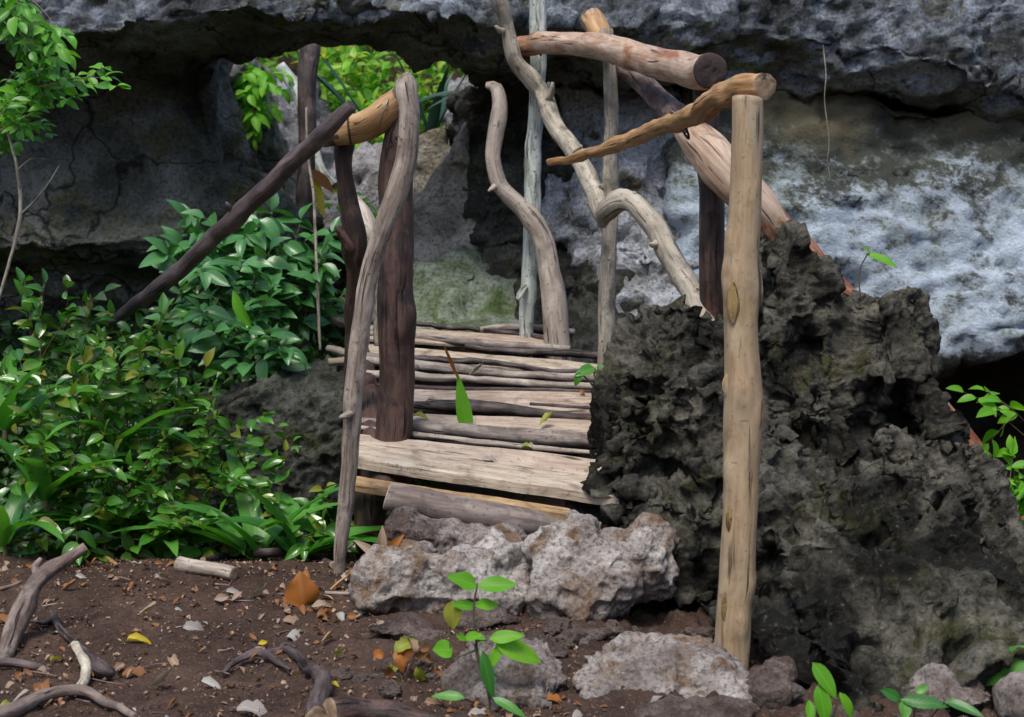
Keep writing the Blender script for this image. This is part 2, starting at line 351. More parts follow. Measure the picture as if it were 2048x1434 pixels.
def displace(me, fn, passes=1):
    for k in range(passes):
        V = coords(me); N = normals(me); V = V + N * fn(V, N, k)[:, None]
        me.vertices.foreach_set('co', V.astype(np.float32).ravel()); me.update()
    me.polygons.foreach_set('use_smooth', [True] * len(me.polygons)); me.update()
def rockify(name, bm, voxel, fn, mat, origin=None, label=None, cat=None, kind=None, group=None, smooth=4, sub=0, passes=1, wa=0., wf=2.2):
    me = grow(bm, voxel, smooth, sub); me.name = name
    if wa: warp(me, wa, wf, len(me.vertices) % 97)
    displace(me, fn, passes); me.materials.clear()
    for m in (mat if isinstance(mat, list) else [mat]): me.materials.append(m)
    o = bpy.data.objects.new(name, me); C.objects.link(o)
    return tag(o, label, cat, group, kind)

# ------------------------------------------------------------------ ground
def ground_z(x, y):
    p = np.stack([x, y, np.zeros_like(x)], 1)
    edge = 5.42 + .12 * vn(p * 1.1, 3) + .25 * sst(-.6, -.2, x) * 0
    drop = sst(0, .75, y - edge) * (1.0 + .1 * vn(p * .8, 4))
    z = -drop + .035 * fbm(p * 1.5, 3, 5) * (1 + sst(6, 9, y))
    z = z + .05 * np.exp(-((y - 5.1) / .35) ** 2) * sst(.2, -.6, x)
    z = z - .07 * sst(.15, .45, x) * sst(6, 5.2, y) * sst(2.6, 3.3, y)
    z = z + sst(6.8, 9.0, y) * 1.15 + np.clip(y - 10.2, 0, 8) * .75 + np.clip(y - 18.2, 0, 60) * .35
    z = z + np.clip(-1.5 - y, 0, 12) * .42 + np.clip(np.abs(x) - 5.5, 0, 9) * .55 * sst(8, 5, y)  # unseen rising banks added behind and beside the camera to block low sky light
    return z
def axis(lo, hi, a, b, fine, coarse_n):
    s1 = a - (a - lo) * (np.linspace(0, 1, coarse_n)[::-1] ** 2.2); s2 = b + (hi - b) * (np.linspace(0, 1, coarse_n) ** 2.2)
    return np.concatenate([s1[:-1], np.arange(a, b, fine), s2])
def build_ground():
    xs = axis(-90, 90, -2.3, 2.3, .011, 40); ys = axis(-40, 110, 3.15, 5.9, .0125, 40)
    X, Y = np.meshgrid(xs, ys); x = X.ravel(); y = Y.ravel(); z = ground_z(x, y)
    near = ((y > 3) & (y < 6.5) & (np.abs(x) < 2.6))
    q = np.stack([x, y, np.zeros_like(x)], 1)[near]
    zz = .010 * fbm(q * 9, 4, 11) + .006 * np.maximum(0, ridged(q * 26, 3, 21) - .6) + .004 * vn(q * 60, 31)
    zz += .028 * sst(.25, .6, fbm(q * 3.3, 3, 41)) * sst(0, .5, q[:, 0])      # cloddy earth on the side of the stones
    zz += .034 * sst(.1, .5, q[:, 0]) * np.maximum(0, fbm(q * 17, 4, 43)) + .016 * sst(.1, .5, q[:, 0]) * np.maximum(0, ridged(q * 40, 2, 44) - .5)
    z[near] += zz
    nx, ny = len(xs), len(ys)
    i = np.arange(nx * ny).reshape(ny, nx)
    F = np.stack([i[:-1, :-1], i[:-1, 1:], i[1:, 1:], i[1:, :-1]], -1).reshape(-1, 4)
    me = bpy.data.meshes.new('ground'); V = np.stack([x, y, z], 1)
    me.vertices.add(len(V)); me.vertices.foreach_set('co', V.astype(np.float32).ravel())
    me.loops.add(F.size); me.loops.foreach_set('vertex_index', F.astype(np.int32).ravel())
    me.polygons.add(len(F)); me.polygons.foreach_set('loop_start', np.arange(0, F.size, 4, dtype=np.int32))
    me.polygons.foreach_set('loop_total', np.full(len(F), 4, np.int32))
    me.polygons.foreach_set('use_smooth', np.ones(len(F), bool)); me.update(); me.validate()
    n = NT('brown_earth'); co = n.n('ShaderNodeTexCoord').outputs['Object']
    a = n.noise(co, 3, 5, .6); b = n.noise(co, 28, 6, .7); c2 = n.noise(co, 130, 5, .75)
    c = n.mix(n.ramp(a, [(.35, 0.), (.65, 1.)]), (.044, .027, .02), (.1, .062, .046))
    c = n.mix(n.ramp(b, [(.35, .6), (.55, 0.)]), c, (.035, .02, .016))
    c = n.mix(n.ramp(c2, [(.56, 0.), (.66, .8)]), c, (.2, .15, .125))
    h = n.math('ADD', n.noise(co, 45, 6, .7), n.math('MULTIPLY', n.noise(co, 220, 4, .7), .35))
    n.principled(c, .95, n.bump(h, .012, 1.0), .15)
    o = obj('ground', me, n.m); tag(o, 'bare reddish brown earth with a crest above the gully', None, kind='structure'); return o
build_ground()
def gz(x, y):
    """surface height incl. the fine bumps is within 2 cm of this"""
    return float(ground_z(np.array([x]), np.array([y]))[0])

# ------------------------------------------------------------------ the cliff
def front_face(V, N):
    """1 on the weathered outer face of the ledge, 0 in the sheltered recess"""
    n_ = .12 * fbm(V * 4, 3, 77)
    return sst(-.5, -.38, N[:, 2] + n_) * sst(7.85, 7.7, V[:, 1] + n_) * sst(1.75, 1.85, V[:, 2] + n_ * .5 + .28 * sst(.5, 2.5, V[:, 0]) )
def d_cliff(V, N, k):
    if k == 0: return .10 * fbm(V * 1.1, 3, 7) + .05 * fbm(V * 3.4, 3, 17) - .03
    ff = front_face(V, N)
    return ff * (.035 * (ridged(V * 6.5, 3, 27) - .7) + .024 * (ridged(V * 19, 3, 37) - .7) - .035 * sst(.4, .1, worley(V * 10, 5))) + (1 - ff) * (.035 * (ridged(V * 4, 4, 47) - .7) - .025 * sst(.3, .1, worley(V * 5, 48)))
def build_cliff():
    bm = bmesh.new()
    st = [(-900, 90, 7.4, 300, 8.1), (0, 80, 7.3, 210, 8.1), (150, 72, 7.3, 190, 8.1), (235, 64, 7.3, 180, 8.0), (305, 34, 7.2, 165, 8.0), (440, 32, 7.2, 152, 8.0),
          (500, 12, 7.1, 146, 8.0), (545, 38, 7.1, 140, 8.0), (620, 38, 7.1, 106, 8.0), (700, 36, 7.1, 100, 8.0), (780, 34, 7.1, 106, 8.0), (835, 34, 7.1, 142, 8.0), (900, 34, 7.1, 146, 8.0),
          (1000, 42, 7.3, 168, 7.85), (1160, 52, 7.35, 180, 7.8), (1430, 36, 7.4, 190, 7.75), (1480, 60, 7.45, 195, 7.75), (1640, 82, 7.45, 205, 7.72),
          (1850, 108, 7.45, 235, 7.7), (1960, 150, 7.4, 265, 7.7), (2048, 182, 7.4, 290, 7.68), (3000, 330, 7.3, 420, 7.6)]
    for a, b in zip(st[:-1], st[1:]):
        pts = []
        for (px, yf, Df, yb, Db) in (a, b):
            f = P(px, yf, Df); k = P(px, yb, Db)
            pts += [f, k, Vector((f.x, f.y + 1.0, 2.66)), Vector((k.x, k.y + .1, 2.66)), Vector((f.x, f.y + .12, f.z + .3))]
            if px < 400 or px > 950: pts += [Vector((k.x, k.y + 1.5, k.z)), Vector((k.x, k.y + 1.5, 2.66))]
        hull(bm, pts)
    # wall of the recess, upper block above the crack, then the bulging block, then the undercut foot
    slab(bm, [(-1200, 60, 8.0), (425, 60, 8.3), (436, 190, 8.25), (455, 318, 8.15), (-1200, 300, 7.8), (150, 340, 7.95)], 2.0, 0)
    slab(bm, [(-1200, 320, 7.8), (150, 356, 7.95), (300, 336, 8.1), (480, 332, 8.15), (625, 440, 8.35), (600, 560, 8.5), (-1200, 520, 7.6), (300, 470, 7.9), (150, 500, 7.85)], 2.0, 0)
    slab(bm, [(-1200, 500, 7.8), (300, 470, 8.1), (620, 540, 8.5), (620, 800, 9.0), (-1200, 760, 8.7)], 2.0, 0)
    slab(bm, [(-1200, 500, 9.6), (620, 470, 9.6), (700, 1100, 9.6), (-1200, 1400, 9.6)], 1.4, 0)
    slab(bm, [(1000, 120, 9.0), (1420, 120, 9.0), (1420, 700, 9.2), (1000, 700, 9.2)], 1.4, 0)
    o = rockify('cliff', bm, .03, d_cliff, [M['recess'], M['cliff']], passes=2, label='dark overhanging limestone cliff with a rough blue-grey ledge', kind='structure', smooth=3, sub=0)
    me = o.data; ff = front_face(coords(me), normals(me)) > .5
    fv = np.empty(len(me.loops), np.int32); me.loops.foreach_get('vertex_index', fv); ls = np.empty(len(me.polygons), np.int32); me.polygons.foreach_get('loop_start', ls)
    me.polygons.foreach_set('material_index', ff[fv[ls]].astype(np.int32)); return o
build_cliff()
def d_wall(V, N, k):
    q = V * np.array([1, .7, 1.6])
    return .10 * fbm(V * .9, 3, 57) + .05 * fbm(q * 3.2, 3, 58) + .035 * (ridged(q * 7.5, 4, 59) - .7) - .03
bm = bmesh.new()
hull(bm, [P(1360, 140, 7.85), P(1350, 690, 7.65), P(1350, 1000, 7.8), P(1360, 150, 10), P(1350, 1000, 10), P(1650, 170, 7.8), P(1600, 420, 7.78),
          P(1900, 200, 7.76), P(1900, 400, 7.7), P(1900, 690, 7.4), P(1900, 720, 7.5), P(1900, 720, 10), P(1900, 200, 10)])
hull(bm, [P(1900, 200, 7.76), P(1900, 400, 7.7), P(1900, 655, 7.4), P(1900, 700, 7.5), P(1900, 700, 10), P(1900, 200, 10),
          P(3200, 300, 7.7), P(3200, 440, 7.6), P(3200, 760, 7.1), P(3200, 800, 7.2), P(3200, 800, 10), P(3200, 200, 10)])
slab(bm, [(1850, 640, 8.7), (3200, 640, 8.6), (3200, 1500, 8.4), (1850, 1500, 8.4)], 1.5)
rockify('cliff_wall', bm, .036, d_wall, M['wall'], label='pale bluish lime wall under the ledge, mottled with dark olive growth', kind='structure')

# ------------------------------------------------------------------ rocks standing in the recess
def d_rug(amp=1.0, f=1.0, seed=0):
    def fn(V, N, k):
        V = V * f
        return amp * (.05 * fbm(V * 2.2, 3, seed) + .03 * ridged(V * 6, 3, seed + 10) + .016 * ridged(V * 17, 3, seed + 20)
                      - .035 * sst(.38, .12, worley(V * 8, seed + 2)) - .03)
    return fn
bm = bmesh.new()
slab(bm, [(905, 170, 8.5), (1000, 155, 8.35), (1090, 150, 8.3), (1150, 300, 8.1), (1200, 690, 7.8), (960, 700, 8.0), (945, 500, 8.1), (935, 350, 8.2), (900, 250, 8.6)], 1.6, .1)
slab(bm, [(1060, 560, 7.8), (1230, 480, 7.9), (1290, 600, 7.6), (1330, 760, 7.3), (1080, 760, 7.4)], 1.0, .1)
rockify('rock_pillar', bm, .026, d_rug(1.2, 1, 100), M['pillar'], label='dark mottled rock pillar behind the pale upright pole', cat='rock', wa=.09)
bm = bmesh.new()
slab(bm, [(1095, 150, 8.3), (1260, 150, 8.2), (1350, 290, 8.05), (1392, 420, 7.9), (1380, 520, 7.75), (1350, 680, 7.5), (1120, 680, 7.9), (1100, 400, 8.25)], 1.4, .05)
rockify('rock', bm, .026, d_rug(1.1, 1, 120), M['blotched'], label='pale blotched rock face behind the mottled grey post', cat='rock', wa=.12)
bm = bmesh.new()
slab(bm, [(815, 395, 8.4), (900, 385, 8.35), (955, 250, 8.35), (965, 520, 8.1), (820, 530, 8.1)], 1.2, .05)
slab(bm, [(836, 290, 8.8), (895, 270, 8.8), (905, 390, 8.8), (820, 400, 8.8)], .8, .05)
rockify('rock', bm, .026, d_rug(.35, 1, 140), M['tanrock'], label='smooth tan rock block with a white vertical streak below the opening', cat='rock', wa=.09)
bm = bmesh.new()
slab(bm, [(800, 520, 8.0), (940, 505, 8.0), (1050, 560, 7.9), (1080, 650, 7.5), (1000, 690, 7.3), (700, 680, 7.3), (700, 560, 7.8)], 1.2, .05)
rockify('rock', bm, .026, d_rug(.4, 1, 160), M['moss'], label='green mossy sloping rock at the far end of the footbridge', cat='rock', wa=.09)
bm = bmesh.new()
slab(bm, [(520, 175, 11.2), (600, 160, 11.2), (640, 260, 10.8), (660, 490, 9.6), (440, 490, 9.6), (480, 310, 10.6)], 1.0, .05)
rockify('rock', bm, .035, d_rug(1.6, 1, 180), M['lightgrey'], label='grey rugged rock seen through the opening beside the hanging leaves', cat='rock', wa=.09)
bm = bmesh.new()
slab(bm, [(670, 320, 9.7), (760, 290, 9.8), (830, 300, 9.7), (850, 470, 9.3), (640, 480, 9.3)], 1.2, .05)
slab(bm, [(905, 150, 9.6), (1000, 150, 9.6), (990, 300, 9.4), (880, 300, 9.4)], 1.2, .05)
rockify('rock', bm, .035, d_rug(1.3, 1, 200), M['pale'], label='pinkish grey broken rock behind the two left railing posts', cat='rock', wa=.09)

# ------------------------------------------------------------------ the karst boulder and the grey rock opposite
HOL = [(1852, 815, 4.75, .085, .14), (1690, 930, 4.6, .09, .1), (1300, 950, 4.75, .13, .11), (1240, 965, 4.8, .08, .1), (1600, 1000, 4.5, .06, .1), (1560, 1210, 4.3, .07, .1), (1690, 640, 4.85, .1, .12), (1780, 1060, 4.4, .05, .09),
       (1640, 1310, 3.85, .08, .12), (1420, 850, 4.7, .08, .07), (1905, 1040, 4.5, .05, .08), (1380, 1190, 4.55, .1, .12), (1745, 1290, 3.8, .05, .09)]
def d_karst(V, N, k):
    if k == 0:
        d = .07 * fbm(V * 2.2, 3, 300) + .09 * (ridged(V * np.array([3.8, 3.8, 1.3]), 2, 310) - .75)
        for (hx, hy, hd, r, dep) in HOL:
            c = np.array(P(hx, hy, hd)); q = (V - c) / np.array([r, r * 2.5, r * .8]); d = d - dep * np.exp(-(q ** 2).sum(1) * (1 + .5 * vn(V * 12, 3)))
        return d
    m = sst(-.35, .35, fbm(V * 2.3, 2, 350) + .5 * (V[:, 2] - .55))         # jagged crown, smoother flowing flanks
    if k == 1: return (.25 + .75 * m) * (.036 * (ridged(V * np.array([9, 9, 6.]), 3, 320) - .9) - .075 * sst(.4, .15, worley(V * 6.5, 321))) + (1 - m) * .02 * (ridged(V * np.array([11, 11, 3.5]), 2, 325) - .8)
    return (.3 + .7 * m) * (.017 * (ridged(V * 24, 3, 330) - .8) - .022 * sst(.4, .1, worley(V * 20, 331))) + .004 * vn(V * 70, 332)
bm = bmesh.new()
slab(bm, [(1500, 620, 4.9), (1550, 495, 5.0), (1595, 480, 5.0), (1660, 530, 4.97), (1725, 610, 4.95), (1690, 760, 4.8), (1500, 760, 4.75)], .5, .1)
slab(bm, [(1440, 655, 4.85), (1560, 640, 5.0), (1700, 640, 4.95), (1800, 572, 4.95), (1850, 590, 4.95), (1885, 660, 4.95), (1905, 800, 4.9), (1930, 900, 4.85), (1500, 900, 4.65), (1420, 760, 4.75)], .75, .15)
slab(bm, [(1200, 820, 4.95), (1262, 700, 5.0), (1320, 645, 5.0), (1440, 615, 4.95), (1560, 760, 4.8), (1560, 1000, 4.6), (1170, 960, 4.8)], .65, .15)
slab(bm, [(1142, 985, 4.85), (1200, 930, 4.75), (1560, 940, 4.55), (1700, 1150, 4.4), (1560, 1280, 4.35), (1360, 1220, 4.55), (1230, 1070, 4.8)], .8, .1)
slab(bm, [(1500, 880, 4.6), (1915, 880, 4.75), (1945, 1020, 4.75), (2010, 1110, 4.7), (2200, 1290, 4.4), (2200, 1440, 3.7), (2000, 1430, 3.6), (1800, 1440, 3.56), (1640, 1430, 3.6), (1555, 1380, 3.85), (1420, 1300, 4.25), (1480, 1100, 4.45), (1750, 1200, 3.95)], .9, .1)
ball(bm, 1760, 700, 4.85, 70, 110, .12); ball(bm, 1780, 1000, 4.6, 60, 150, .13); ball(bm, 1690, 1120, 4.4, 40, 150, .12)
ball(bm, 1880, 1130, 4.45, 55, 190, .14); ball(bm, 1640, 800, 4.75, 60, 80, .12); ball(bm, 1440, 1080, 4.6, 90, 90, .12); ball(bm, 1800, 1250, 4.0, 70, 120, .13)
rockify('boulder', bm, .0125, d_karst, M['karst'], label='big jagged dark karst boulder behind the peeled tan post', cat='boulder', smooth=5, passes=3)
def d_left(V, N, k):
    if k == 0: return .06 * fbm(V * 2.6, 3, 400) - .07 * sst(.45, .15, worley(V * 3.2, 401))
    return .03 * (ridged(V * 9, 3, 420) - .9) + .014 * (ridged(V * 26, 3, 430) - .8) - .025 * sst(.4, .12, worley(V * 12, 421))
bm = bmesh.new()
slab(bm, [(500, 770, 6.2), (560, 748, 6.3), (680, 735, 6.3), (705, 800, 6.1), (710, 1150, 5.9), (300, 1150, 5.9), (330, 830, 6.2)], .9, .1)
rockify('rock', bm, .017, d_left, M['greyrock'], label='pitted grey rock under the left end of the footbridge', cat='rock', passes=2)

# ------------------------------------------------------------------ pale stones at the foot of the bridge
def d_stone(seed, a=1.0, f=1.0):
    def fn(V, N, k):
        V = V * f
        if k == 0: return a * (.04 * fbm(V * 4.5, 3, seed) + .02 * (ridged(V * 8, 2, seed + 5) - .8))
        return a * (.006 * (ridged(V * 24, 3, seed + 10) - .8) - .012 * sst(.36, .12, worley(V * 13, seed + 12)) + .003 * vn(V * 90, seed + 14))
    return fn
def stone(parts, seed, label, mat='white', voxel=.009, a=1.0, f=1.0, name='rock', cat='rock', group=None, unit=False):
    bm = bmesh.new()
    if unit:
        bmesh.ops.create_icosphere(bm, subdivisions=3, radius=1)
        return rockify(name, bm, voxel, lambda V, N, k: .22 * fbm(V * 1.6 + seed, 3, seed) + .12 * (ridged(V * 3.5 + seed, 2, seed) - .7), M[mat], label=label, cat=cat, group=group, smooth=1)
    for p in parts:
        if p[0] == 'b': ball(bm, *p[1:])
        else: slab(bm, p[1], p[2], p[3] if len(p) > 3 else .1)
    return rockify(name, bm, voxel, d_stone(seed, a, f), M[mat], label=label, cat=cat, group=group, passes=2, smooth=3)
stone([('s', [(705, 1170, 4.5), (760, 1115, 4.6), (860, 1100, 4.62), (920, 1150, 4.5), (870, 1250, 4.38), (755, 1220, 4.42)], .3, .2), ('b', 900, 1175, 4.56, 120, 88, .17),
       ('b', 980, 1130, 4.62, 110, 68, .16), ('b', 1010, 1200, 4.5, 80, 72, .14), ('b', 800, 1165, 4.52, 100, 66, .16)], 500, 'broad low pale grey rock beside the foot of the slim leaning pole', a=1.1)
stone([('b', 870, 1085, 4.86, 90, 66, .15), ('b', 985, 1092, 4.84, 95, 60, .14), ('b', 822, 1062, 4.84, 38, 38, .08), ('b', 920, 1140, 4.82, 110, 60, .14)],
      520, 'knobbly brownish rock under the lowest log of the footbridge', mat='soilstone', a=1.1)
stone([('b', 1140, 1115, 4.56, 98, 92, .16), ('b', 1160, 1055, 4.6, 58, 50, .12), ('b', 1130, 1195, 4.46, 88, 80, .16), ('b', 1200, 1160, 4.5, 80, 90, .15), ('b', 1078, 1180, 4.44, 36, 70, .09)],
      540, 'tallest pale boulder among the stones, with a dark hollow in its side', a=1.1)
stone([('b', 1255, 1150, 4.56, 98, 88, .16), ('b', 1300, 1098, 4.6, 48, 50, .1), ('b', 1318, 1160, 4.55, 42, 62, .1), ('b', 1225, 1110, 4.6, 50, 50, .11)],
      560, 'white knobbed rock against the dark karst boulder', a=1.15)
stone([('s', [(880, 1368, 3.62), (925, 1322, 3.7), (1000, 1308, 3.74), (1100, 1322, 3.74), (1148, 1358, 3.68), (1100, 1410, 3.56), (900, 1408, 3.56)], .25, .2)],
      580, 'flat pale rock half buried behind the bright green seedling', mat='soilstone')
stone([('s', [(1150, 1362, 3.66), (1225, 1325, 3.72), (1390, 1328, 3.72), (1505, 1362, 3.68), (1495, 1415, 3.58), (1390, 1455, 3.52), (1200, 1450, 3.52)], .25, .15)],
      600, 'long pale rock in front of the base of the peeled post')
stone([('b', 1520, 1375, 3.7, 45, 38, .08), ('b', 1565, 1345, 3.8, 36, 30, .07)], 620, 'earthy clod beside the base of the peeled post', mat='soilrock', a=.9)
stone([('b', 1590, 1378, 3.66, 28, 18, .04)], 626, 'small grey pebble beside the earthy clod', mat='pale', a=.5, f=1.6, voxel=.006)
stone([('b', 1185, 1265, 4.16, 45, 30, .07), ('b', 1150, 1280, 4.1, 30, 20, .05)], 630, 'brown earthy lump between the tall pale boulder and the long rock', mat='soilrock', a=.8)
stone([('b', 800, 1258, 4.2, 70, 22, .08), ('b', 860, 1272, 4.15, 34, 22, .06)], 640, 'reddish brown flat clod beneath the broad low rock', mat='soilrock', a=.7)
stone([('b', 1075, 1285, 4.0, 62, 26, .08), ('b', 1110, 1305, 3.95, 50, 22, .06)], 655, 'crumbly tan clod between the flat rock and the tallest pale boulder', mat='soilrock', a=.9)
stone([('b', 970, 1240, 4.3, 80, 32, .09)], 650, 'crumbly tan clod behind the top of the seedling', mat='soilrock', a=.9)
stone([('b', 1885, 1385, 3.66, 48, 42, .09), ('b', 1915, 1390, 3.65, 48, 34, .08), ('b', 1950, 1390, 3.64, 56, 34, .09)], 660, 'brown and white stone under the broad arching leaf', mat='soilstone')
stone([('b', 2040, 1402, 3.62, 48, 36, .1)], 670, 'tan rounded stone at the corner beyond the brown and white one', mat='soilstone')
stone([('b', 1380, 1432, 3.5, 120, 18, .08)], 680, 'low dirty slab under the long pale rock', mat='soilrock', a=.7)
MARKS = [(60, 1200, 'beside the elbow root'), (165, 1335, 'around the rotten white stick'), (110, 1400, 'along the long corner root'), (300, 1250, 'near the yellow curled leaf'), (600, 1325, 'around the looping dark root'),
         (600, 1190, 'about the upright amber leaf'), (400, 1150, 'by the short cut log'), (470, 1250, 'on the open middle of the dirt'), (400, 1400, 'at the lower edge of the dirt'), (700, 1240, 'below the foot of the leaning pole'), (220, 1150, 'on the crest before the strap leaves'),
         (800, 1400, 'by the thick black root'), (950, 1420, 'at the seedling foot'), (1300, 1425, 'before the long pale rock'), (1300, 1275, 'in the hollow between pale boulder and long rock'), (1120, 1290, 'behind the flat pale rock'), (1550, 1400, 'at the foot of the tan post'), (1680, 1420, 'about the upright bright sprout'),
         (1850, 1420, 'around the spreading bright sprout'), (1980, 1430, 'by the corner stones'), (840, 1260, 'under the broad low rock')]
def near(x, y): return min(MARKS, key=lambda m: (m[0] - x) ** 2 + (1.6 * (m[1] - y)) ** 2)[2]
rng_ = random.Random(77)
protos = []
for i in range(5):
    c_ = stone([('b', 1024, 500, 2.8, 1000, 720, .95)], 700 + i * 7, 'small earthy clod strewn below the boulder', mat='clod', a=1., name='clod', cat='clod', group='small earthy clods below the boulder', voxel=.11, unit=True)
    protos.append(c_)
C0 = P(1024, 500, 2.8)
used_ = set()
for i in range(260):
    z = rng_.random()
    if z < .55: x = rng_.uniform(1480, 2040); y = rng_.uniform(1385, 1436)
    elif z < .85: x = rng_.uniform(1100, 1480); y = rng_.uniform(1235, 1320)
    else: x = rng_.uniform(640, 1000); y = rng_.uniform(1230, 1430)
    D_ = CAMZ / ((y - 500) / FPX * 1.006); r = (5 + 19 * rng_.random() ** 2.2) * D_ / FPX; p = P(x, y, D_); k = rng_.randrange(5)
    o = protos[k] if k not in used_ else protos[k].copy()
    if k in used_: C.objects.link(o)
    used_.add(k); o['label'] = '%s earthy clod %s' % ('tiny' if r < .012 else 'small' if r < .02 else 'fist sized', near(x, y)); o['group'] = 'earthy clods around the stones'
    o.matrix_basis = Matrix.Translation((p.x, p.y, gz(p.x, p.y) + r * .35)) @ Matrix.Rotation(rng_.uniform(0, 6.28), 4, 'Z') @ Matrix.Diagonal((r * rng_.uniform(.8, 1.3), r, r * rng_.uniform(.6, .9), 1))

# ------------------------------------------------------------------ logs, poles and branches
def catmull(Q, step):
    Q = [np.array(q, float) for q in Q]
    if len(Q) == 2: Q = [Q[0], (Q[0] + Q[1]) / 2, Q[1]]
    E = [2 * Q[0] - Q[1]] + Q + [2 * Q[-1] - Q[-2]]; out = []
    for i in range(1, len(E) - 2):
        a, b, c, d = E[i - 1:i + 3]; n = max(2, int(np.linalg.norm((c - b)[:3]) / step))
        for t in np.arange(n) / n:
            out.append(.5 * (2 * b + (c - a) * t + (2 * a - 5 * b + 4 * c - d) * t * t + (3 * b - a - 3 * c + d) * t ** 3))
    out.append(Q[-1]); return np.array(out)
def tube(paths, sides=20, step=.022, rough=.06, seed=0, knots=0, cap_tilt=0, flat=1.0, cap_mat=1, wob=None):
    """paths: list of [(x,y,z,r)...]; returns mesh with 'grain' attribute"""
    VV, FF, GG, MI = [], [], [], []
    rnd = np.random.RandomState(seed)
    for pi, path in enumerate(paths):
        S = catmull(path, step); Pc = S[:, :3]; rad = np.maximum(S[:, 3], 1e-4); n = len(S)
        wb = rough * 3 if wob is None else wob
        if wb and n > 4:
            l0 = np.concatenate([[0], np.cumsum(np.linalg.norm(np.diff(Pc, axis=0), axis=1))]); rm = rad.mean()
            q = np.stack([l0 / (rm * 5 + .02), np.full(n, seed * 1.3 + .5), np.full(n, .5)], 1)
            Pc = Pc + np.stack([vn(q, seed + k) + .5 * vn(q * [2.3, 1, 1], seed + k + 9) for k in (50, 60, 70)], 1) * rm * wb
        T = np.gradient(Pc, axis=0); T /= np.linalg.norm(T, axis=1)[:, None] + 1e-9
        L = np.concatenate([[0], np.cumsum(np.linalg.norm(np.diff(Pc, axis=0), axis=1))])
        ref = np.array([0, 0, 1.]) if abs(T[0][2]) < .8 else np.array([0, 1., 0])
        U = np.cross(T[0], ref); U /= np.linalg.norm(U); Us = []
        for t in T:
            U = U - t * np.dot(U, t); U /= np.linalg.norm(U); Us.append(U)
        Us = np.array(Us); Ws = np.cross(T, Us)
        th = np.linspace(0, 2 * np.pi, sides, endpoint=False)
        ct, st_ = np.cos(th)[None], np.sin(th)[None]
        r0 = rad[:, None]
        lump = np.stack([np.broadcast_to(ct * 1.2, (n, sides)), np.broadcast_to(st_ * 1.2, (n, sides)), np.broadcast_to(L[:, None] / np.maximum(.05, rad.mean() * 2.2), (n, sides))], -1).reshape(-1, 3)
        nz = (vn(lump + seed * 3.7, seed) + .5 * vn(lump * np.array([2.3, 2.3, 1.8]) + 9, seed + 1) + .25 * vn(lump * 4.7, seed + 2)).reshape(n, sides)
        fine = vn(np.stack([np.broadcast_to(ct * 2.5, (n, sides)), np.broadcast_to(st_ * 2.5, (n, sides)), np.broadcast_to(L[:, None] * 9, (n, sides))], -1).reshape(-1, 3), seed + 33).reshape(n, sides)
        r = r0 * (1 + rough * nz + rough * .7 * fine)
        for k in range(knots):
            kl = rnd.uniform(.08, .92) * L[-1]; kt = rnd.uniform(0, 2 * np.pi); s = rad.mean() * rnd.uniform(.45, .9)
            da = np.arctan2(np.sin(th - kt), np.cos(th - kt))[None] * r0; dl = (L - kl)[:, None]
            dd = np.sqrt(da ** 2 + (dl * .7) ** 2); r = r + s * .35 * np.exp(-(dd / s) ** 2) - s * .2 * np.exp(-(dd / (s * .35)) ** 2)
        V = Pc[:, None] + Us[:, None] * (r * ct)[..., None] + Ws[:, None] * (r * st_ * flat)[..., None]
        G = np.stack([r * ct, r * st_, np.broadcast_to(L[:, None], r.shape) + pi * 3.1], -1)
        if cap_tilt:
            for e, sgn in ((0, 1), (n - 1, -1)):
                tl = rnd.uniform(-1, 1, 2) * cap_tilt
                V[e] += T[e] * ((ct[0] * tl[0] + st_[0] * tl[1]) * rad[e])[:, None]
        base = sum(len(v) for v in VV); V = V.reshape(-1, 3); G = G.reshape(-1, 3)
        i = np.arange(n * sides).reshape(n, sides) + base; j = np.roll(i, -1, 1)
        F = np.stack([i[:-1], j[:-1], j[1:], i[1:]], -1).reshape(-1, 4).tolist(); mi = [0] * len(F)
        ex, gx = [], []
        for e, flip in ((0, True), (n - 1, False)):      # bevelled cut end: rim, inner ring, centre
            c = V.reshape(n, sides, 3)[e].mean(0); ring = V.reshape(n, sides, 3)[e]; o_ = T[e] * (-1 if e == 0 else 1)
            r1 = c + (ring - c) * .93 + o_ * rad[e] * .06; r2 = c + (ring - c) * .5 + o_ * rad[e] * .05 * (1 + .3 * rnd.uniform(-1, 1, (sides, 1)))
            b1 = base + len(V) + sum(len(x) for x in ex); b2 = b1 + sides; cc = b2 + sides
            ex += [r1, r2, (c + o_ * rad[e] * .04)[None]]
            g0 = G.reshape(n, sides, 3)[e]; gx += [g0 * [.93, .93, 1], g0 * [.5, .5, 1] + [0, 0, .01], g0.mean(0)[None]]
            for k in range(sides):
                k2 = (k + 1) % sides; a, b_ = int(i[e][k]), int(i[e][k2])
                q = [[a, b_, b1 + k2, b1 + k], [b1 + k, b1 + k2, b2 + k2, b2 + k], [b2 + k, b2 + k2, cc]]
                if flip: q = [x[::-1] for x in q]
                F += q; mi += [0 if rad[e] < .012 else cap_mat] * 3
        VV += [V] + ex; GG += [G] + gx; FF += F; MI += mi
    me = mesh('wood', np.concatenate(VV), FF); attr(me, 'grain', np.concatenate(GG))
    me.polygons.foreach_set('material_index', MI); return me
def px(pts):
    """[(px,py,D,width_px)] -> world path with radii"""
    out = []
    for (x, y, D, w_) in pts:
        p = P(x, y, D); out.append((p.x, p.y, p.z, w_ * .5 * D / FPX))
    return out
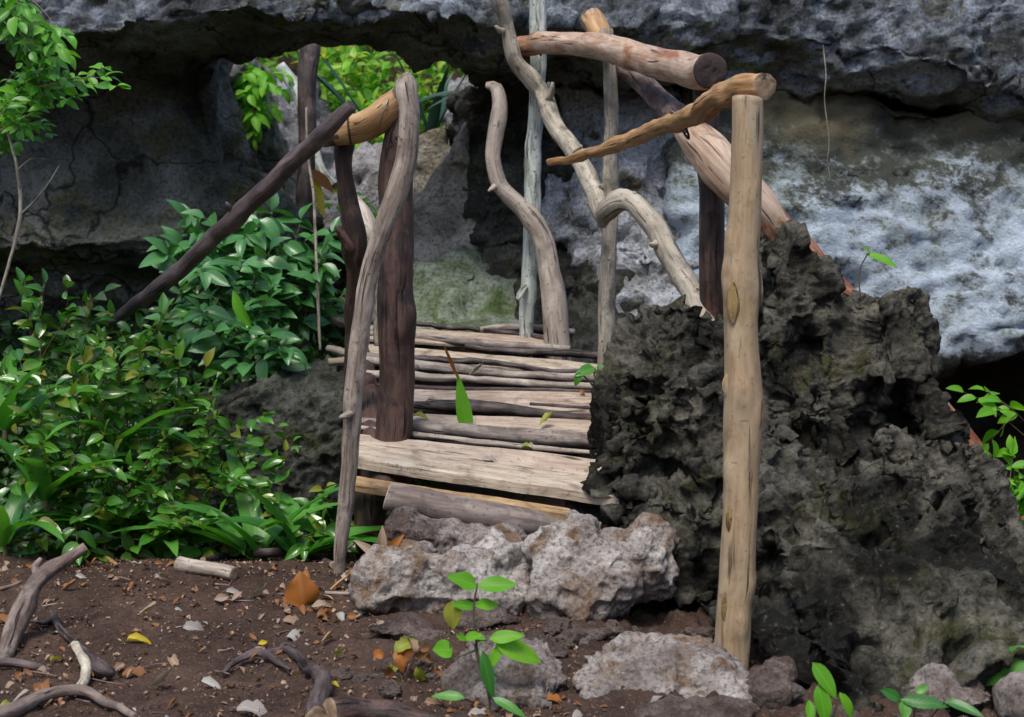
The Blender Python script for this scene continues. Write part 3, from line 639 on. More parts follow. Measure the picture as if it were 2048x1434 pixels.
def log(name, pts, mat, parent=None, label=None, cat=None, side=(), cut='cut', group=None, bands=None, **k):
    me = tube([px(pts)] + [px(s) for s in side], **k)
    mats = [M[mat], M[cut]] + [M[b[2]] for b in (bands or [])]
    if bands:
        gr = np.empty(len(me.vertices) * 3, np.float32); me.attributes['grain'].data.foreach_get('vector', gr); gr = gr.reshape(-1, 3)
        Lm = gr[:, 2].max(); t = gr[:, 2] / Lm + .012 * vn(gr * 40, 5)
        mi = np.empty(len(me.polygons), np.int32); me.polygons.foreach_get('material_index', mi)
        fv = np.array([p.vertices[0] for p in me.polygons])
        for bi, (a, b, _) in enumerate(bands): mi[(mi == 0) & (t[fv] >= a) & (t[fv] < b)] = 2 + bi
        me.polygons.foreach_set('material_index', mi)
    if parent is not None:
        o = obj(name, me, mats, parent)
        if label: o['label'] = label
        return o
    # own thing: origin at its lower end
    V = coords(me); c = V[V[:, 2].argmin()]; me.vertices.foreach_set('co', (V - c).ravel()); me.update()
    o = obj(name, me, mats); o.location = c
    return tag(o, label, cat, group)

# --- free-standing poles and branches
log('leaning_pole', [(808, 150, 4.75, 20), (812, 172, 4.75, 46), (818, 225, 4.75, 42), (814, 310, 4.76, 42), (795, 380, 4.77, 44), (765, 460, 4.78, 40), (738, 545, 4.8, 36), (722, 650, 4.82, 36), (708, 780, 4.84, 38), (702, 870, 4.86, 36), (692, 1000, 4.88, 32), (682, 1090, 4.9, 27), (677, 1165, 4.92, 22)],
    'drift', label='slim curved silvery pole leaning across the thick dark post', cat='pole', side=[[(706, 826, 4.84, 18), (692, 832, 4.8, 14), (680, 833, 4.78, 7)]], rough=.05, seed=3, knots=6, cap_tilt=.6)
log('fallen_branch', [(705, 212, 4.95, 26), (650, 262, 5.0, 34), (590, 322, 5.1, 36), (520, 388, 5.2, 36), (455, 448, 5.3, 36), (395, 505, 5.4, 34), (335, 560, 5.5, 32), (270, 608, 5.6, 26), (215, 650, 5.7, 20)],
    'darkgrey', label='dark branch slanting down from the left railing into the leaves', cat='branch', side=[[(465, 428, 5.28, 12), (458, 412, 5.24, 9), (452, 404, 5.23, 4)]], rough=.08, seed=5, knots=5, cut='cutdark')
log('bent_pole', [(972, 168, 6.9, 12), (992, 176, 6.88, 26), (1000, 215, 6.85, 31), (992, 265, 6.85, 32), (986, 310, 6.85, 30), (994, 355, 6.85, 32), (1006, 378, 6.85, 32), (1050, 425, 6.85, 34), (1085, 480, 6.85, 40), (1103, 560, 6.82, 46), (1110, 630, 6.8, 50), (1116, 692, 6.8, 52), (1122, 745, 6.8, 50)],
    'drift', label='bent violet grey pole at the far end of the deck', cat='pole', rough=.06, seed=7, knots=4, side=[[(990, 372, 6.83, 14), (982, 378, 6.8, 8), (977, 382, 6.79, 4)]])
log('upright_pole', [(1078, -60, 7.0, 34), (1078, 40, 7.0, 35), (1078, 110, 7.0, 33), (1076, 190, 7.0, 30), (1070, 280, 7.0, 31), (1066, 370, 7.0, 32), (1063, 450, 7.0, 34), (1060, 520, 7.0, 34), (1055, 560, 7.0, 30), (1054, 610, 7.0, 30), (1053, 668, 7.0, 28), (1053, 730, 7.0, 28)],
    'lichen', label='straight whitish lichened pole rising from the deck to the top', cat='pole', rough=.06, seed=8, knots=4, side=[[(1050, 575, 6.96, 14), (1040, 590, 6.9, 12), (1036, 600, 6.88, 6)], [(1086, 200, 6.95, 12), (1096, 180, 6.9, 12), (1098, 165, 6.9, 5)]])
log('crooked_branch', [(975, -60, 6.7, 24), (1000, 10, 6.7, 27), (1012, 60, 6.75, 27), (1028, 115, 6.78, 30), (1060, 160, 6.8, 38), (1085, 200, 6.8, 36), (1120, 258, 6.6, 36), (1160, 320, 6.4, 36), (1188, 375, 6.2, 38), (1203, 420, 6.1, 40), (1208, 440, 6.08, 30)],
    'greypole', label='crooked grey branch coming down from above in front of the whitish pole', cat='branch', wob=.35, side=[[(1010, 60, 6.75, 14), (998, 62, 6.7, 11), (990, 52, 6.68, 5)], [(1092, 205, 6.75, 14), (1102, 185, 6.7, 12), (1104, 165, 6.68, 6)], [(1190, 385, 6.18, 14), (1204, 372, 6.12, 8)], [(1150, 305, 6.4, 12), (1162, 292, 6.35, 6)]], rough=.06, seed=11, knots=5)
log('arched_branch', [(1204, 455, 6.1, 16), (1210, 428, 6.08, 42), (1238, 404, 6.0, 42), (1268, 403, 5.95, 40), (1302, 440, 5.9, 44), (1335, 505, 5.8, 46), (1370, 570, 5.7, 48), (1405, 635, 5.58, 50), (1435, 695, 5.45, 50), (1480, 790, 5.25, 48)],
    'greypole', label='arched grey branch resting on the karst boulder', cat='branch', wob=.35, side=[[(1320, 480, 5.84, 16), (1308, 490, 5.78, 12), (1300, 486, 5.76, 6)], [(1380, 590, 5.66, 16), (1396, 580, 5.6, 9)], [(1265, 398, 5.95, 14), (1270, 384, 5.93, 7)]], rough=.07, seed=13, knots=6)
log('prop_post', [(618, 92, 8.9, 42), (616, 160, 8.85, 38), (614, 250, 8.8, 36), (611, 340, 8.75, 34), (608, 430, 8.7, 36), (607, 560, 8.7, 36), (607, 760, 8.7, 36)],
    'darkgrey', label='dark upright post holding the cliff edge in the opening', cat='post', rough=.05, seed=15, cut='cutdark')
log('dead_branch', [(560, 130, 9.5, 22), (585, 165, 9.5, 26), (605, 210, 9.45, 26), (625, 270, 9.4, 20), (640, 330, 9.3, 18), (668, 375, 9.2, 20)],
    'lichen', label='pale curved dead branch behind the dark post in the opening', cat='branch', rough=.08, seed=16)
log('curved_limb', [(705, 395, 6.3, 20), (722, 425, 6.25, 34), (742, 465, 6.2, 36), (755, 520, 6.2, 30), (760, 600, 6.2, 26), (762, 690, 6.2, 26)],
    'drift', label='stubby pale limb bent behind the forked dark post', cat='branch', rough=.1, seed=17, knots=2)

# --- left railing
rl = empty('log_railing', P(790, 862, 5.25), 'dark bark railing of two posts and a short crossbar on the left deck edge', 'railing')
log('post', [(806, 196, 5.38, 58), (806, 240, 5.38, 62), (798, 330, 5.4, 66), (797, 420, 5.4, 67), (794, 520, 5.41, 68), (792, 640, 5.42, 70), (790, 760, 5.43, 73), (788, 862, 5.44, 75), (787, 965, 5.45, 75)], 'dark', rl, label='thick dark brown post', rough=.05, seed=21, knots=5, cut='cutdark', sides=32)
log('post', [(684, 226, 5.5, 22), (686, 250, 5.5, 42), (687, 330, 5.5, 35), (695, 400, 5.52, 37), (707, 480, 5.55, 50), (712, 540, 5.6, 42), (708, 620, 5.65, 36), (706, 720, 5.7, 36), (706, 860, 5.75, 34)], 'dark', rl, label='slim dark reddish post with a split fork', rough=.09, seed=22, knots=4, cut='cutdark', side=[[(703, 500, 5.52, 26), (684, 468, 5.5, 18), (670, 452, 5.48, 6)]], sides=26)
log('crossbar', [(640, 272, 5.42, 50), (700, 258, 5.4, 54), (745, 245, 5.36, 58), (785, 212, 5.33, 60), (822, 170, 5.3, 26)], 'amber', rl, label='thick orange brown crossbar', rough=.1, seed=23, knots=3, bands=[(0, .12, 'dark'), (.8, 1.1, 'dark')])

# --- right railing
rr = empty('log_railing', P(1470, 1325, 3.97), 'peeled log railing with a tall tan post in front of the boulder', 'railing')
log('post', [(1496, 196, 3.97, 62), (1493, 300, 3.97, 62), (1489, 420, 3.97, 64), (1484, 560, 3.97, 68), (1482, 700, 3.97, 70), (1484, 835, 3.97, 77), (1480, 960, 3.97, 70), (1474, 1100, 3.97, 70), (1467, 1230, 3.97, 72), (1463, 1345, 3.97, 70)], 'peeled', rr, label='tall straight peeled tan post', rough=.03, seed=31, sides=48, knots=9, step=.012, wob=.1, cap_tilt=.1)
def knot_scar(x, y, D, w_, h_, mat, parent, rough=.1):
    pts = px([(x, y - h_ / 2, D, w_ * .15), (x, y - h_ / 4, D, w_ * .75), (x, y, D, w_), (x, y + h_ / 4, D, w_ * .8), (x, y + h_ / 2, D, w_ * .15)])
    return obj('knot', tube([pts], sides=14, rough=rough, seed=int(x), flat=.25), [M[mat], M[mat]], parent)
M['knot'] = wood_mat('knot_wood', (.3, .2, .075), (.1, .06, .025), (.4, .3, .14), bump=.006, blot=.5)
knot_scar(1467, 605, 3.922, 30, 85, 'knot', rr); knot_scar(1459, 1040, 3.932, 18, 50, 'knot', rr); knot_scar(1453, 1215, 3.932, 22, 60, 'knot', rr)
knot_scar(1452, 770, 3.945, 16, 46, 'peeled', rr); knot_scar(1497, 1180, 3.95, 12, 26, 'peeled', rr)
log('foot_wedge', [(1447, 1240, 4.02, 16), (1441, 1290, 4.02, 30), (1440, 1330, 4.02, 32)], 'amber', rr, label='small split wedge at the foot of the tan post', rough=.08, seed=33)
log('rail', [(1098, 328, 5.3, 14), (1150, 312, 5.15, 17), (1205, 300, 4.98, 23), (1260, 278, 4.8, 28), (1320, 255, 4.6, 32), (1360, 243, 4.45, 38), (1400, 222, 4.3, 42), (1440, 195, 4.17, 46), (1485, 175, 4.03, 54), (1530, 172, 3.94, 52)], 'amber', rr, label='knobbly amber handrail', rough=.13, seed=34, knots=40, sides=30, step=.014, cap_tilt=.2)
log('brace', [(1178, 42, 6.75, 46), (1215, 92, 6.62, 44), (1270, 150, 6.35, 40), (1330, 205, 6.0, 46), (1370, 245, 5.65, 54), (1400, 290, 5.45, 74), (1440, 335, 5.36, 84), (1500, 400, 5.33, 80), (1550, 455, 5.35, 76), (1610, 520, 5.4, 74), (1700, 620, 5.5, 70), (1850, 800, 5.65, 64), (1960, 940, 5.8, 64), (2080, 1095, 5.9, 70)], 'pinkpole', rr, label='long diagonal peeled brace, dark barked above and reddish below', rough=.07, seed=35, knots=8, sides=56, step=.009, bands=[(0, .1, 'amber'), (.1, .36, 'bracebark'), (.5, 1.1, 'redpeel')])
# wire tie where the rail crosses the brace
def ring(x, y, D, rpx, ang, mat, parent, th=3.2, squash=1.0):
    c = P(x, y, D); a = Vector((math.cos(ang), 0, math.sin(ang))); b = Vector((0, 1, 0)); r = rpx * D / FPX; pts = []
    for k in range(15):
        t = k / 14 * 2 * math.pi; q = c + a * (math.cos(t) * r) + b * (math.sin(t) * r * squash); pts.append((q.x, q.y, q.z, th * .5 * D / FPX))
    return obj('wire_tie', tube([pts], sides=8, rough=.0, step=.01), [M[mat], M[mat]], parent)
ring(1358, 244, 4.46, 25, R(125), 'wire', rr); ring(1366, 252, 4.45, 27, R(115), 'cord', rr, th=5); ring(1352, 242, 4.47, 24, R(118), 'wire', rr, th=2.5)
# second frame further back
rb = empty('log_railing', P(1425, 640, 5.35), 'short log railing of a pinkish crossbeam on a dark post behind the boulder', 'railing')
log('post', [(1412, 140, 5.55, 54), (1411, 200, 5.55, 50), (1415, 300, 5.55, 48), (1424, 400, 5.56, 50), (1424, 500, 5.57, 50), (1424, 600, 5.58, 50), (1425, 760, 5.6, 50)], 'dark', rb, label='dark round post', rough=.04, seed=41, knots=3, cut='cutdark', sides=28)
log('crossbeam', [(1022, 92, 6.95, 34), (1050, 92, 6.88, 40), (1100, 88, 6.7, 42), (1160, 88, 6.45, 46), (1220, 98, 6.22, 54), (1290, 116, 5.95, 58), (1350, 136, 5.7, 64), (1400, 150, 5.45, 68), (1424, 144, 5.36, 70)], 'pinkpole', rb, label='thick pinkish peeled crossbeam', rough=.045, seed=42, knots=4, cut='cutdark', sides=32, cap_tilt=.3, bands=[(0, .03, 'dark'), (.03, .12, 'redpeel')])
ring(1078, 88, 6.78, 22, R(100), 'cord', rb, th=4); ring(1392, 152, 5.48, 38, R(95), 'cord', rb, th=3)
log('mottled_post', [(1213, 58, 6.42, 26), (1218, 120, 6.42, 28), (1221, 200, 6.42, 28), (1222, 300, 6.42, 30), (1222, 400, 6.42, 30), (1218, 480, 6.42, 31), (1215, 560, 6.41, 33), (1212, 640, 6.4, 33), (1211, 735, 6.4, 33), (1211, 800, 6.4, 33)], 'greypole', label='mottled grey green post with lichen at the far side of the deck', cat='post', rough=.05, seed=44, knots=5)

ring(700, 256, 5.4, 32, R(95), 'cord', rl, th=4); ring(772, 222, 5.34, 36, R(70), 'wire', rl, th=3)
ring(1222, 98, 6.22, 30, R(95), 'wire', rb, th=3)
# ------------------------------------------------------------------ the footbridge deck
fb = empty('footbridge', P(940, 1000, 5.1), 'rustic footbridge decked with grey logs and sawn planks', 'footbridge')
def dlog(x0, y0, x1, y1, w_, mat='decklog', label=None, mid=None, **k):
    pts = [(x0, y0, deckD(y0) , w_ * .9)]
    for (mx, my, mw) in (mid or []): pts.append((mx, my, deckD(my), mw))
    pts.append((x1, y1, deckD(y1), w_ * .85))
    return log('log', pts, mat, fb, label=label, rough=k.pop('rough', .06), **k)
def plank(x0, n0, f0, x1, n1, f1, th, mat, label=None, seed=0, lift=.0, wav=.0038, dD=0.):
    """top face from far line f to near line n (pixel rows at both ends), thickness th metres"""
    A, B, D_, E = P(x0, f0, deckD(f0) + dD), P(x1, f1, deckD(f1) + dD), P(x0, n0, deckD(n0) + dD), P(x1, n1, deckD(n1) + dD)
    nu, prof = 40, [(0, 0), (.03, 1), (.35, 1), (.68, 1), (.97, 1), (1, 0)]
    V, G, F = [], [], []
    Lg = (B - A).length; Wd = (D_ - A).length
    ring_n = None
    for i in range(nu + 1):
        u = i / nu; a = A.lerp(B, u); d = D_.lerp(E, u)
        sec = []
        for (v, top) in prof: sec.append((v, 0 if top else -.005))
        sec += [(1, -th * .5), (.985, -th), (.5, -th), (.015, -th), (0, -th * .5)]
        ring_n = len(sec)
        for (v, h) in sec:
            p = a.lerp(d, v); e = -1 if v < .02 else (1 if v > .98 else 0)
            q = np.array([[u * Lg * 5, v * 1.2, seed * 1.7]])
            wz = float(vn(q, seed)[0]) * wav + float(vn(q * np.array([[4, 6, 1]]), seed + 1)[0]) * wav * .35
            wy = float(vn(np.array([[u * Lg * 6, e * 4., seed * 2.3]]), seed + 3)[0]) * wav * 1.4 * (1 if e else 0)
            V.append((p.x, p.y - wy, p.z + h + wz + lift)); G.append((v * Wd, h, u * Lg))
    for i in range(nu):
        for k in range(ring_n):
            k2 = (k + 1) % ring_n; F.append([i * ring_n + k, i * ring_n + k2, (i + 1) * ring_n + k2, (i + 1) * ring_n + k])
    F.append(list(range(ring_n))[::-1]); F.append([nu * ring_n + k for k in range(ring_n)])
    me = mesh('plank', V, F, smooth=False); attr(me, 'grain', G)
    bmq = bmesh.new(); bmq.from_mesh(me); bmesh.ops.recalc_face_normals(bmq, faces=bmq.faces); bmq.to_mesh(me); bmq.free()
    o = obj('plank', me, [M[mat], M['cut']], fb)
    if label: o['label'] = label
    return o
# nearest first
log('log', [(776, 992, 4.92, 56), (860, 1008, 4.9, 58), (980, 1030, 4.86, 56), (1130, 1057, 4.82, 52), (1200, 1068, 4.8, 50)], 'steplog', fb, label='lowest round step log', rough=.025, seed=51, cap_tilt=.15, sides=30, cut='plankpale')
plank(700, 960, 944, 1140, 1026, 1012, .03, 'plankamber', 'thin orange board under the front plank', 61, lift=-.01, dD=.14)
plank(703, 915, 881, 1265, 995, 963, .042, 'plankpale', 'thick pale front plank', 62, lift=.0)
plank(706, 878, 866, 1270, 960, 922, .035, 'plank', 'pinkish grey plank behind the front plank', 63, lift=-.004)
dlog(700, 852, 1260, 912, 10, 'drift', mid=[(850, 872, 13), (1000, 889, 13)], seed=53)
dlog(700, 842, 1270, 886, 20, 'decklog', label='thick violet grey log', mid=[(828, 853, 26), (1000, 868, 31), (1150, 880, 34)], seed=54, rough=.04, sides=28)
plank(720, 848, 818, 1230, 872, 836, .025, 'plank', None, 64, lift=-.008)
dlog(705, 802, 1260, 838, 10, 'darkgrey', mid=[(828, 809, 14), (884, 811, 25), (951, 813, 28), (1027, 820, 24), (1122, 831, 16)], label='bowed brown log', seed=55, sides=26)
dlog(1060, 808, 1260, 822, 9, 'darkgrey', seed=76)
plank(720, 806, 772, 1240, 822, 780, .025, 'plank', 'wide tan plank', 65, lift=-.004)
dlog(735, 769, 1245, 785, 8, 'darkgrey', mid=[(900, 777, 9), (1100, 780, 8)], seed=56)
dlog(735, 748, 1248, 776, 18, 'drift', mid=[(828, 753, 19), (932, 759, 15), (1074, 767, 15), (1150, 771, 14)], label='pale gnarled log', seed=57, rough=.1, knots=3)
dlog(655, 697, 1245, 760, 17, 'decklog', mid=[(752, 716, 18), (828, 730, 22), (932, 741, 20), (1074, 752, 16), (1200, 757, 20)], seed=58, rough=.09, knots=3)
dlog(657, 724, 830, 742, 17, 'drift', mid=[(742, 722, 17)], seed=59)
dlog(740, 714, 1220, 744, 11, 'darkgrey', mid=[(828, 717, 13), (1000, 727, 12), (1120, 742, 10)], seed=77, rough=.2)
plank(720, 706, 684, 1245, 748, 728, .02, 'plankpale', 'pale split plank', 66, lift=-.006)
dlog(930, 694, 1252, 714, 12, 'darkgrey', mid=[(1008, 700, 13), (1120, 706, 16), (1200, 711, 15)], label='dark cracked log with a broken end', seed=71, rough=.14)
dlog(735, 668, 1140, 699, 17, 'decklog', mid=[(828, 672, 17), (932, 684, 18), (1040, 692, 16)], seed=72)
plank(720, 672, 648, 1120, 694, 674, .02, 'plank', None, 67, lift=-.006)
dlog(735, 643, 1130, 682, 9, 'darkgrey', mid=[(828, 647, 10), (1000, 664, 10)], seed=73, rough=.25)
dlog(598, 632, 820, 668, 7, 'drift', mid=[(647, 638, 12), (697, 651, 18)], label='driftwood stick poking out of the far corner', seed=74, rough=.25)
dlog(960, 660, 1150, 664, 14, 'decklog', mid=[(1040, 655, 18)], seed=75)
# bearers and props under the deck
log('bearer', [(770, 985, 5.12, 50), (745, 860, 5.6, 46), (735, 760, 6.3, 40), (720, 690, 7.0, 38)], 'dark', fb, label='dark lengthwise bearer', rough=.05, seed=81, cut='cutdark')
log('bearer', [(1160, 1010, 5.12, 50), (1210, 900, 5.6, 46), (1240, 800, 6.3, 40), (1250, 735, 7.0, 36)], 'dark', fb, rough=.05, seed=82, cut='cutdark')
log('prop', [(745, 985, 5.25, 70), (742, 1060, 5.25, 66), (745, 1180, 5.25, 66)], 'dark', fb, label='dark stub post under the near corner', rough=.07, seed=83, cut='cutdark')
log('prop', [(733, 750, 6.1, 30), (731, 850, 6.1, 30), (731, 1000, 6.1, 30)], 'dark', fb, rough=.06, seed=84, cut='cutdark')
log('prop', [(690, 730, 6.55, 34), (692, 800, 6.55, 32), (695, 1000, 6.55, 32)], 'darkgrey', fb, rough=.06, seed=85, cut='cutdark')

# ------------------------------------------------------------------ leaves
def leaf_mesh(Lw, fold=.25, curl=.3, wave=.05, seed=0, nu=6, nv=4, shape='ovate', mat=None, twist=0., jag=0.):
    """unit length leaf along +X, width ratio Lw, normal +Z, stalk at origin"""
    rnd = np.random.RandomState(seed); V, UV = [], []
    us = np.linspace(0, 1, nu + 1); vs = np.linspace(-1, 1, nv + 1)
    for u in us:
        if shape == 'ovate': wd = (math.sin(math.pi * min(1, u ** .78)) ** .85) if 0 < u < 1 else .02
        elif shape == 'lance': wd = (math.sin(math.pi * u ** .9) ** .8) if 0 < u < 1 else .03
        elif shape == 'heart': wd = math.sin(math.pi * u ** .55) if 0 < u < 1 else .05
        elif shape == 'cut': wd = (.85 + .15 * math.sin(3 * u)) * (1 - u ** 1.8) + .01
        else: wd = min(1, (u * 6 + .25)) * (1 - u ** 2.6) ** .9 + .01        # strap
        wd = max(.01, wd * (1 + jag * rnd.uniform(-1, 1)))
        a = curl * u * 1.6
        x = math.sin(a) / max(curl * 1.6, 1e-4) if abs(curl) > 1e-3 else u
        z = -(1 - math.cos(a)) / max(abs(curl) * 1.6, 1e-4) * (1 if curl > 0 else -1) if abs(curl) > 1e-3 else 0
        if curl < 0: x = math.sin(-a) / (-curl * 1.6); z = (1 - math.cos(a)) / (-curl * 1.6)
        for v in vs:
            y = v * wd * Lw / 2; zz = z + abs(v) * wd * Lw * fold + wave * Lw * math.sin(u * 9 + seed + v * 2) * abs(v) * rnd.uniform(.4, 1)
            t = twist * u; V.append((x, y * math.cos(t) - (zz - z) * math.sin(t), z + y * math.sin(t) + (zz - z) * math.cos(t))); UV.append((u, (v + 1) / 2))
    F = []
    for i in range(nu):
        for j in range(nv):
            a = i * (nv + 1) + j; F.append([a, a + nv + 1, a + nv + 2, a + 1])
    me = mesh('leaf', V, F); uv = me.uv_layers.new(name='uv')
    li = np.empty(len(me.loops), np.int32); me.loops.foreach_get('vertex_index', li); uv.data.foreach_set('uv', np.array(UV, np.float32)[li].ravel())
    if mat: me.materials.append(M[mat])
    return me
def pool(mat, Lw, n=5, **k):
    base = k.pop('curl', .35); bf = k.pop('fold', .2)
    return [leaf_mesh(Lw * (1 + .12 * (i % 3 - 1)), fold=bf * (1 + .4 * (i % 2)), curl=base * (.3 + .5 * i), seed=i, mat=mat, **k) for i in range(n)]
PLC = {k: [leaf_mesh(.48, .2, .3 + .2 * i, .05, i, 3, 2, 'ovate', m) for i in range(5)] for k, m in (('back', 'lv_back'), ('small', 'lv_under'))}
PL = {
 'shrub': pool('lv_shrub', .5, curl=.35, fold=.18),
 'small': pool('lv_small', .5, curl=.25, fold=.2),
 'hang': pool('lv_hang', .55, curl=.25, fold=.15),
 'bright': pool('lv_bright', .5, curl=.15, fold=.1, nu=8),
 'back': pool('lv_back', .42, curl=.3, fold=.15),
 'brightsmall': pool('lv_bright', .48, curl=.3, fold=.15),
}
def orient(d, n):
    d = d.normalized(); y = n.cross(d)
    if y.length < 1e-4: y = Vector((1, 0, 0)).cross(d)
    y.normalize(); z = d.cross(y); return Matrix((d, y, z)).transposed()
def put_leaf(me, loc, d, n, size, parent, name='leaf'):
    o = bpy.data.objects.new(name, me); C.objects.link(o)
    if parent is not None: o.parent = parent; loc = loc - Vector(parent.location)
    o.matrix_basis = Matrix.Translation(loc) @ orient(d, n).to_4x4() @ Matrix.Diagonal((size, size, size, 1))
    return o
def stems_leaves(rnd, root, base, tips, leaves, size, step, frac, sag, thick, stem_mat, spread=.85, droop=.1, n_up=.6, jitter=.35, leafcap=300):
    paths = []; cnt = 0; mains = []
    for k, tip in enumerate(tips):
        b = Vector(base)
        if mains and rnd.random() < .6:
            m = rnd.choice(mains); b = m[int(len(m) * rnd.uniform(.35, .8))].copy()
        mid = b.lerp(tip, .5) + Vector((rnd.uniform(-1, 1), rnd.uniform(-1, 1), 0)) * (tip - b).length * .1 + Vector((0, 0, sag * (tip - b).length))
        n = 12; pts = [(1 - t) ** 2 * b + 2 * t * (1 - t) * mid + t * t * tip for t in [i / n for i in range(n + 1)]]
        mains.append(pts); Lm = (tip - b).length
        paths.append([(p.x, p.y, p.z, thick * (1 - .7 * i / n)) for i, p in enumerate(pts)][::2])
        pos = Lm * (1 - frac); side = 1
        while pos < Lm and cnt < leafcap:
            t = pos / Lm * n; i = min(n - 1, int(t)); p = pts[i].lerp(pts[i + 1], t - i); T = (pts[i + 1] - pts[i]).normalized()
            S = T.cross(Vector((0, 0, 1)))
            if S.length < .1: S = Vector((math.cos(pos * 40), math.sin(pos * 40), 0))
            S.normalize()
            if T.z > .6: a = pos * 90 + rnd.random(); S = Vector((math.cos(a), math.sin(a), 0))
            d = T * rnd.uniform(.2, .6) + S * side * spread + Vector((rnd.gauss(0, jitter), rnd.gauss(0, jitter), rnd.gauss(0, jitter) * .6 - droop))
            nn = Vector((rnd.gauss(0, jitter) , rnd.gauss(0, jitter) - .45, n_up))
            put_leaf(rnd.choice(leaves), p, d, nn, size * rnd.uniform(.65, 1.2), root); cnt += 1
            side = -side; pos += step * rnd.uniform(.6, 1.3) * (1 if side > 0 else .35)
        put_leaf(rnd.choice(leaves), tip, T + Vector((0, 0, -droop)), Vector((rnd.gauss(0, .3), -.45, n_up)), size * rnd.uniform(.6, 1), root); cnt += 1
    me = tube(paths, sides=6, step=.05, rough=.0, cap_mat=0)
    obj('stem', me, [M[stem_mat]], root); return cnt
def in_box(rnd, boxes, n):
    """tip points: boxes of (x0,x1,y0,y1,D0,D1)"""
    a = [(b[1] - b[0]) * (b[3] - b[2]) for b in boxes]; out = []
    for _ in range(n):
        b = rnd.choices(boxes, a)[0]; out.append(P(rnd.uniform(b[0], b[1]), rnd.uniform(b[2], b[3]), rnd.uniform(b[4], b[5])))
    return out
def shrub(name, label, cat, base, boxes, ntips, leaves, size, step, frac=.6, sag=.12, thick=.004, stem='stem', seed=0, group=None, **k):
    rnd = random.Random(seed); root = empty(name, base, label, cat, group)
    stems_leaves(rnd, root, base, in_box(rnd, boxes, ntips), PL[leaves], size, step, frac, sag, thick, stem, **k); return root
def G(x, y, dz=-.02): return Vector((x, y, gz(x, y) + dz))
def gx(pxx, D): return (pxx - 1024) / FPX * D

GL = 'green plants crowding the gully'
# overhanging foliage top left
shrub('overhanging_branch', 'small-leaved branch hanging into the upper corner above the vine', 'branch', P(-120, -120, 5.2), [(-20, 130, -20, 110, 4.8, 5.5), (50, 150, 60, 160, 4.8, 5.2)], 30, 'hang', .066, .034, frac=.6, sag=.05, thick=.003, stem='twig', seed=1, droop=.25)
shrub('overhanging_branch', 'leafy twig reaching out furthest against the dark cliff', 'branch', P(-80, 320, 5.1), [(60, 240, 95, 210, 4.9, 5.3), (0, 120, 110, 230, 4.9, 5.5)], 24, 'hang', .064, .034, frac=.55, sag=.06, thick=.003, stem='twig', seed=2, droop=.1)
shrub('overhanging_branch', 'lowest hanging leafy spray above the bare vine', 'branch', P(-90, 330, 5.3), [(0, 110, 195, 300, 5.0, 5.5)], 11, 'hang', .055, .034, frac=.5, sag=.05, thick=.0025, stem='twig', seed=3, droop=.2)
# dense glossy shrubs in the middle left
for i, (bx, D, boxes, nt_, lab) in enumerate([
    (560, 7.0, [(430, 690, 420, 560, 6.7, 7.3), (390, 520, 405, 460, 6.7, 7.1)], 25, 'glossy broad-leaved shrub growing right under the opening'),
    (640, 7.4, [(520, 690, 500, 640, 7.1, 7.5)], 20, 'glossy broad-leaved shrub beside the slim reddish post'),
    (470, 6.7, [(330, 560, 500, 690, 6.3, 6.9), (285, 360, 480, 560, 6.4, 6.8)], 25, 'glossy broad-leaved shrub behind the slanting dark branch'),
    (420, 7.2, [(340, 480, 430, 560, 6.9, 7.3)], 9, 'glossy shrub with the largest pale leaves above the slanting branch'),
    (560, 6.5, [(440, 600, 650, 735, 6.2, 6.5)], 10, 'low glossy shrub on top of the pitted grey rock')]):
    b = P(bx, 760, D); b.z = min(b.z, .7)
    shrub('broadleaf_shrub', lab, 'shrub', b, boxes, nt_, 'shrub', (.155, .125, .14, .19, .135)[i], .06, frac=.6, sag=.1, thick=.004, seed=10 + i, group=GL, droop=.15)
# small-leaved sprawling shrubs
for i, (bx, D, boxes, nt_, lab) in enumerate([
    (120, 5.75, [(30, 230, 560, 760, 5.3, 5.8)], 18, 'sprawling small-leaved shrub nearest the dark cliff foot'),
    (260, 5.7, [(150, 380, 560, 760, 5.3, 5.7)], 20, 'sprawling small-leaved shrub below the end of the slanting branch'),
    (300, 5.6, [(180, 430, 700, 900, 5.2, 5.6)], 22, 'sprawling small-leaved shrub in the middle of the thicket'),
    (90, 5.5, [(-20, 200, 720, 940, 5.1, 5.6)], 22, 'sprawling small-leaved shrub among the broad strap leaves'),
    (430, 5.7, [(380, 560, 780, 960, 5.3, 5.7)], 18, 'sprawling small-leaved shrub in front of the pitted grey rock'),
    (180, 5.45, [(30, 330, 900, 1060, 5.1, 5.4)], 20, 'sprawling small-leaved shrub behind the forked root'),
    (120, 5.3, [(0, 240, 860, 1040, 4.95, 5.2)], 22, 'sprawling small-leaved shrub in front of the widest strap leaves'),
    (300, 5.35, [(200, 420, 860, 1060, 5.0, 5.25)], 20, 'sprawling small-leaved shrub over the crest behind the black root'),
    (560, 5.5, [(470, 660, 880, 1040, 5.2, 5.5)], 9, 'thin small-leaved shrub among the upright strap leaves'),
    (420, 5.5, [(320, 560, 930, 1080, 5.2, 5.5)], 16, 'sprawling small-leaved shrub above the short cut log')]):
    x = gx(bx, D)
    shrub('smallleaf_shrub', lab, 'shrub', G(x, D), boxes, int(nt_ * .8), 'small', (.085, .078, .09, .1, .075, .085, .08, .072, .07, .08)[i], .046, frac=.5, sag=.12, thick=.0028, stem='redstem', seed=30 + i, group=GL, jitter=.45)
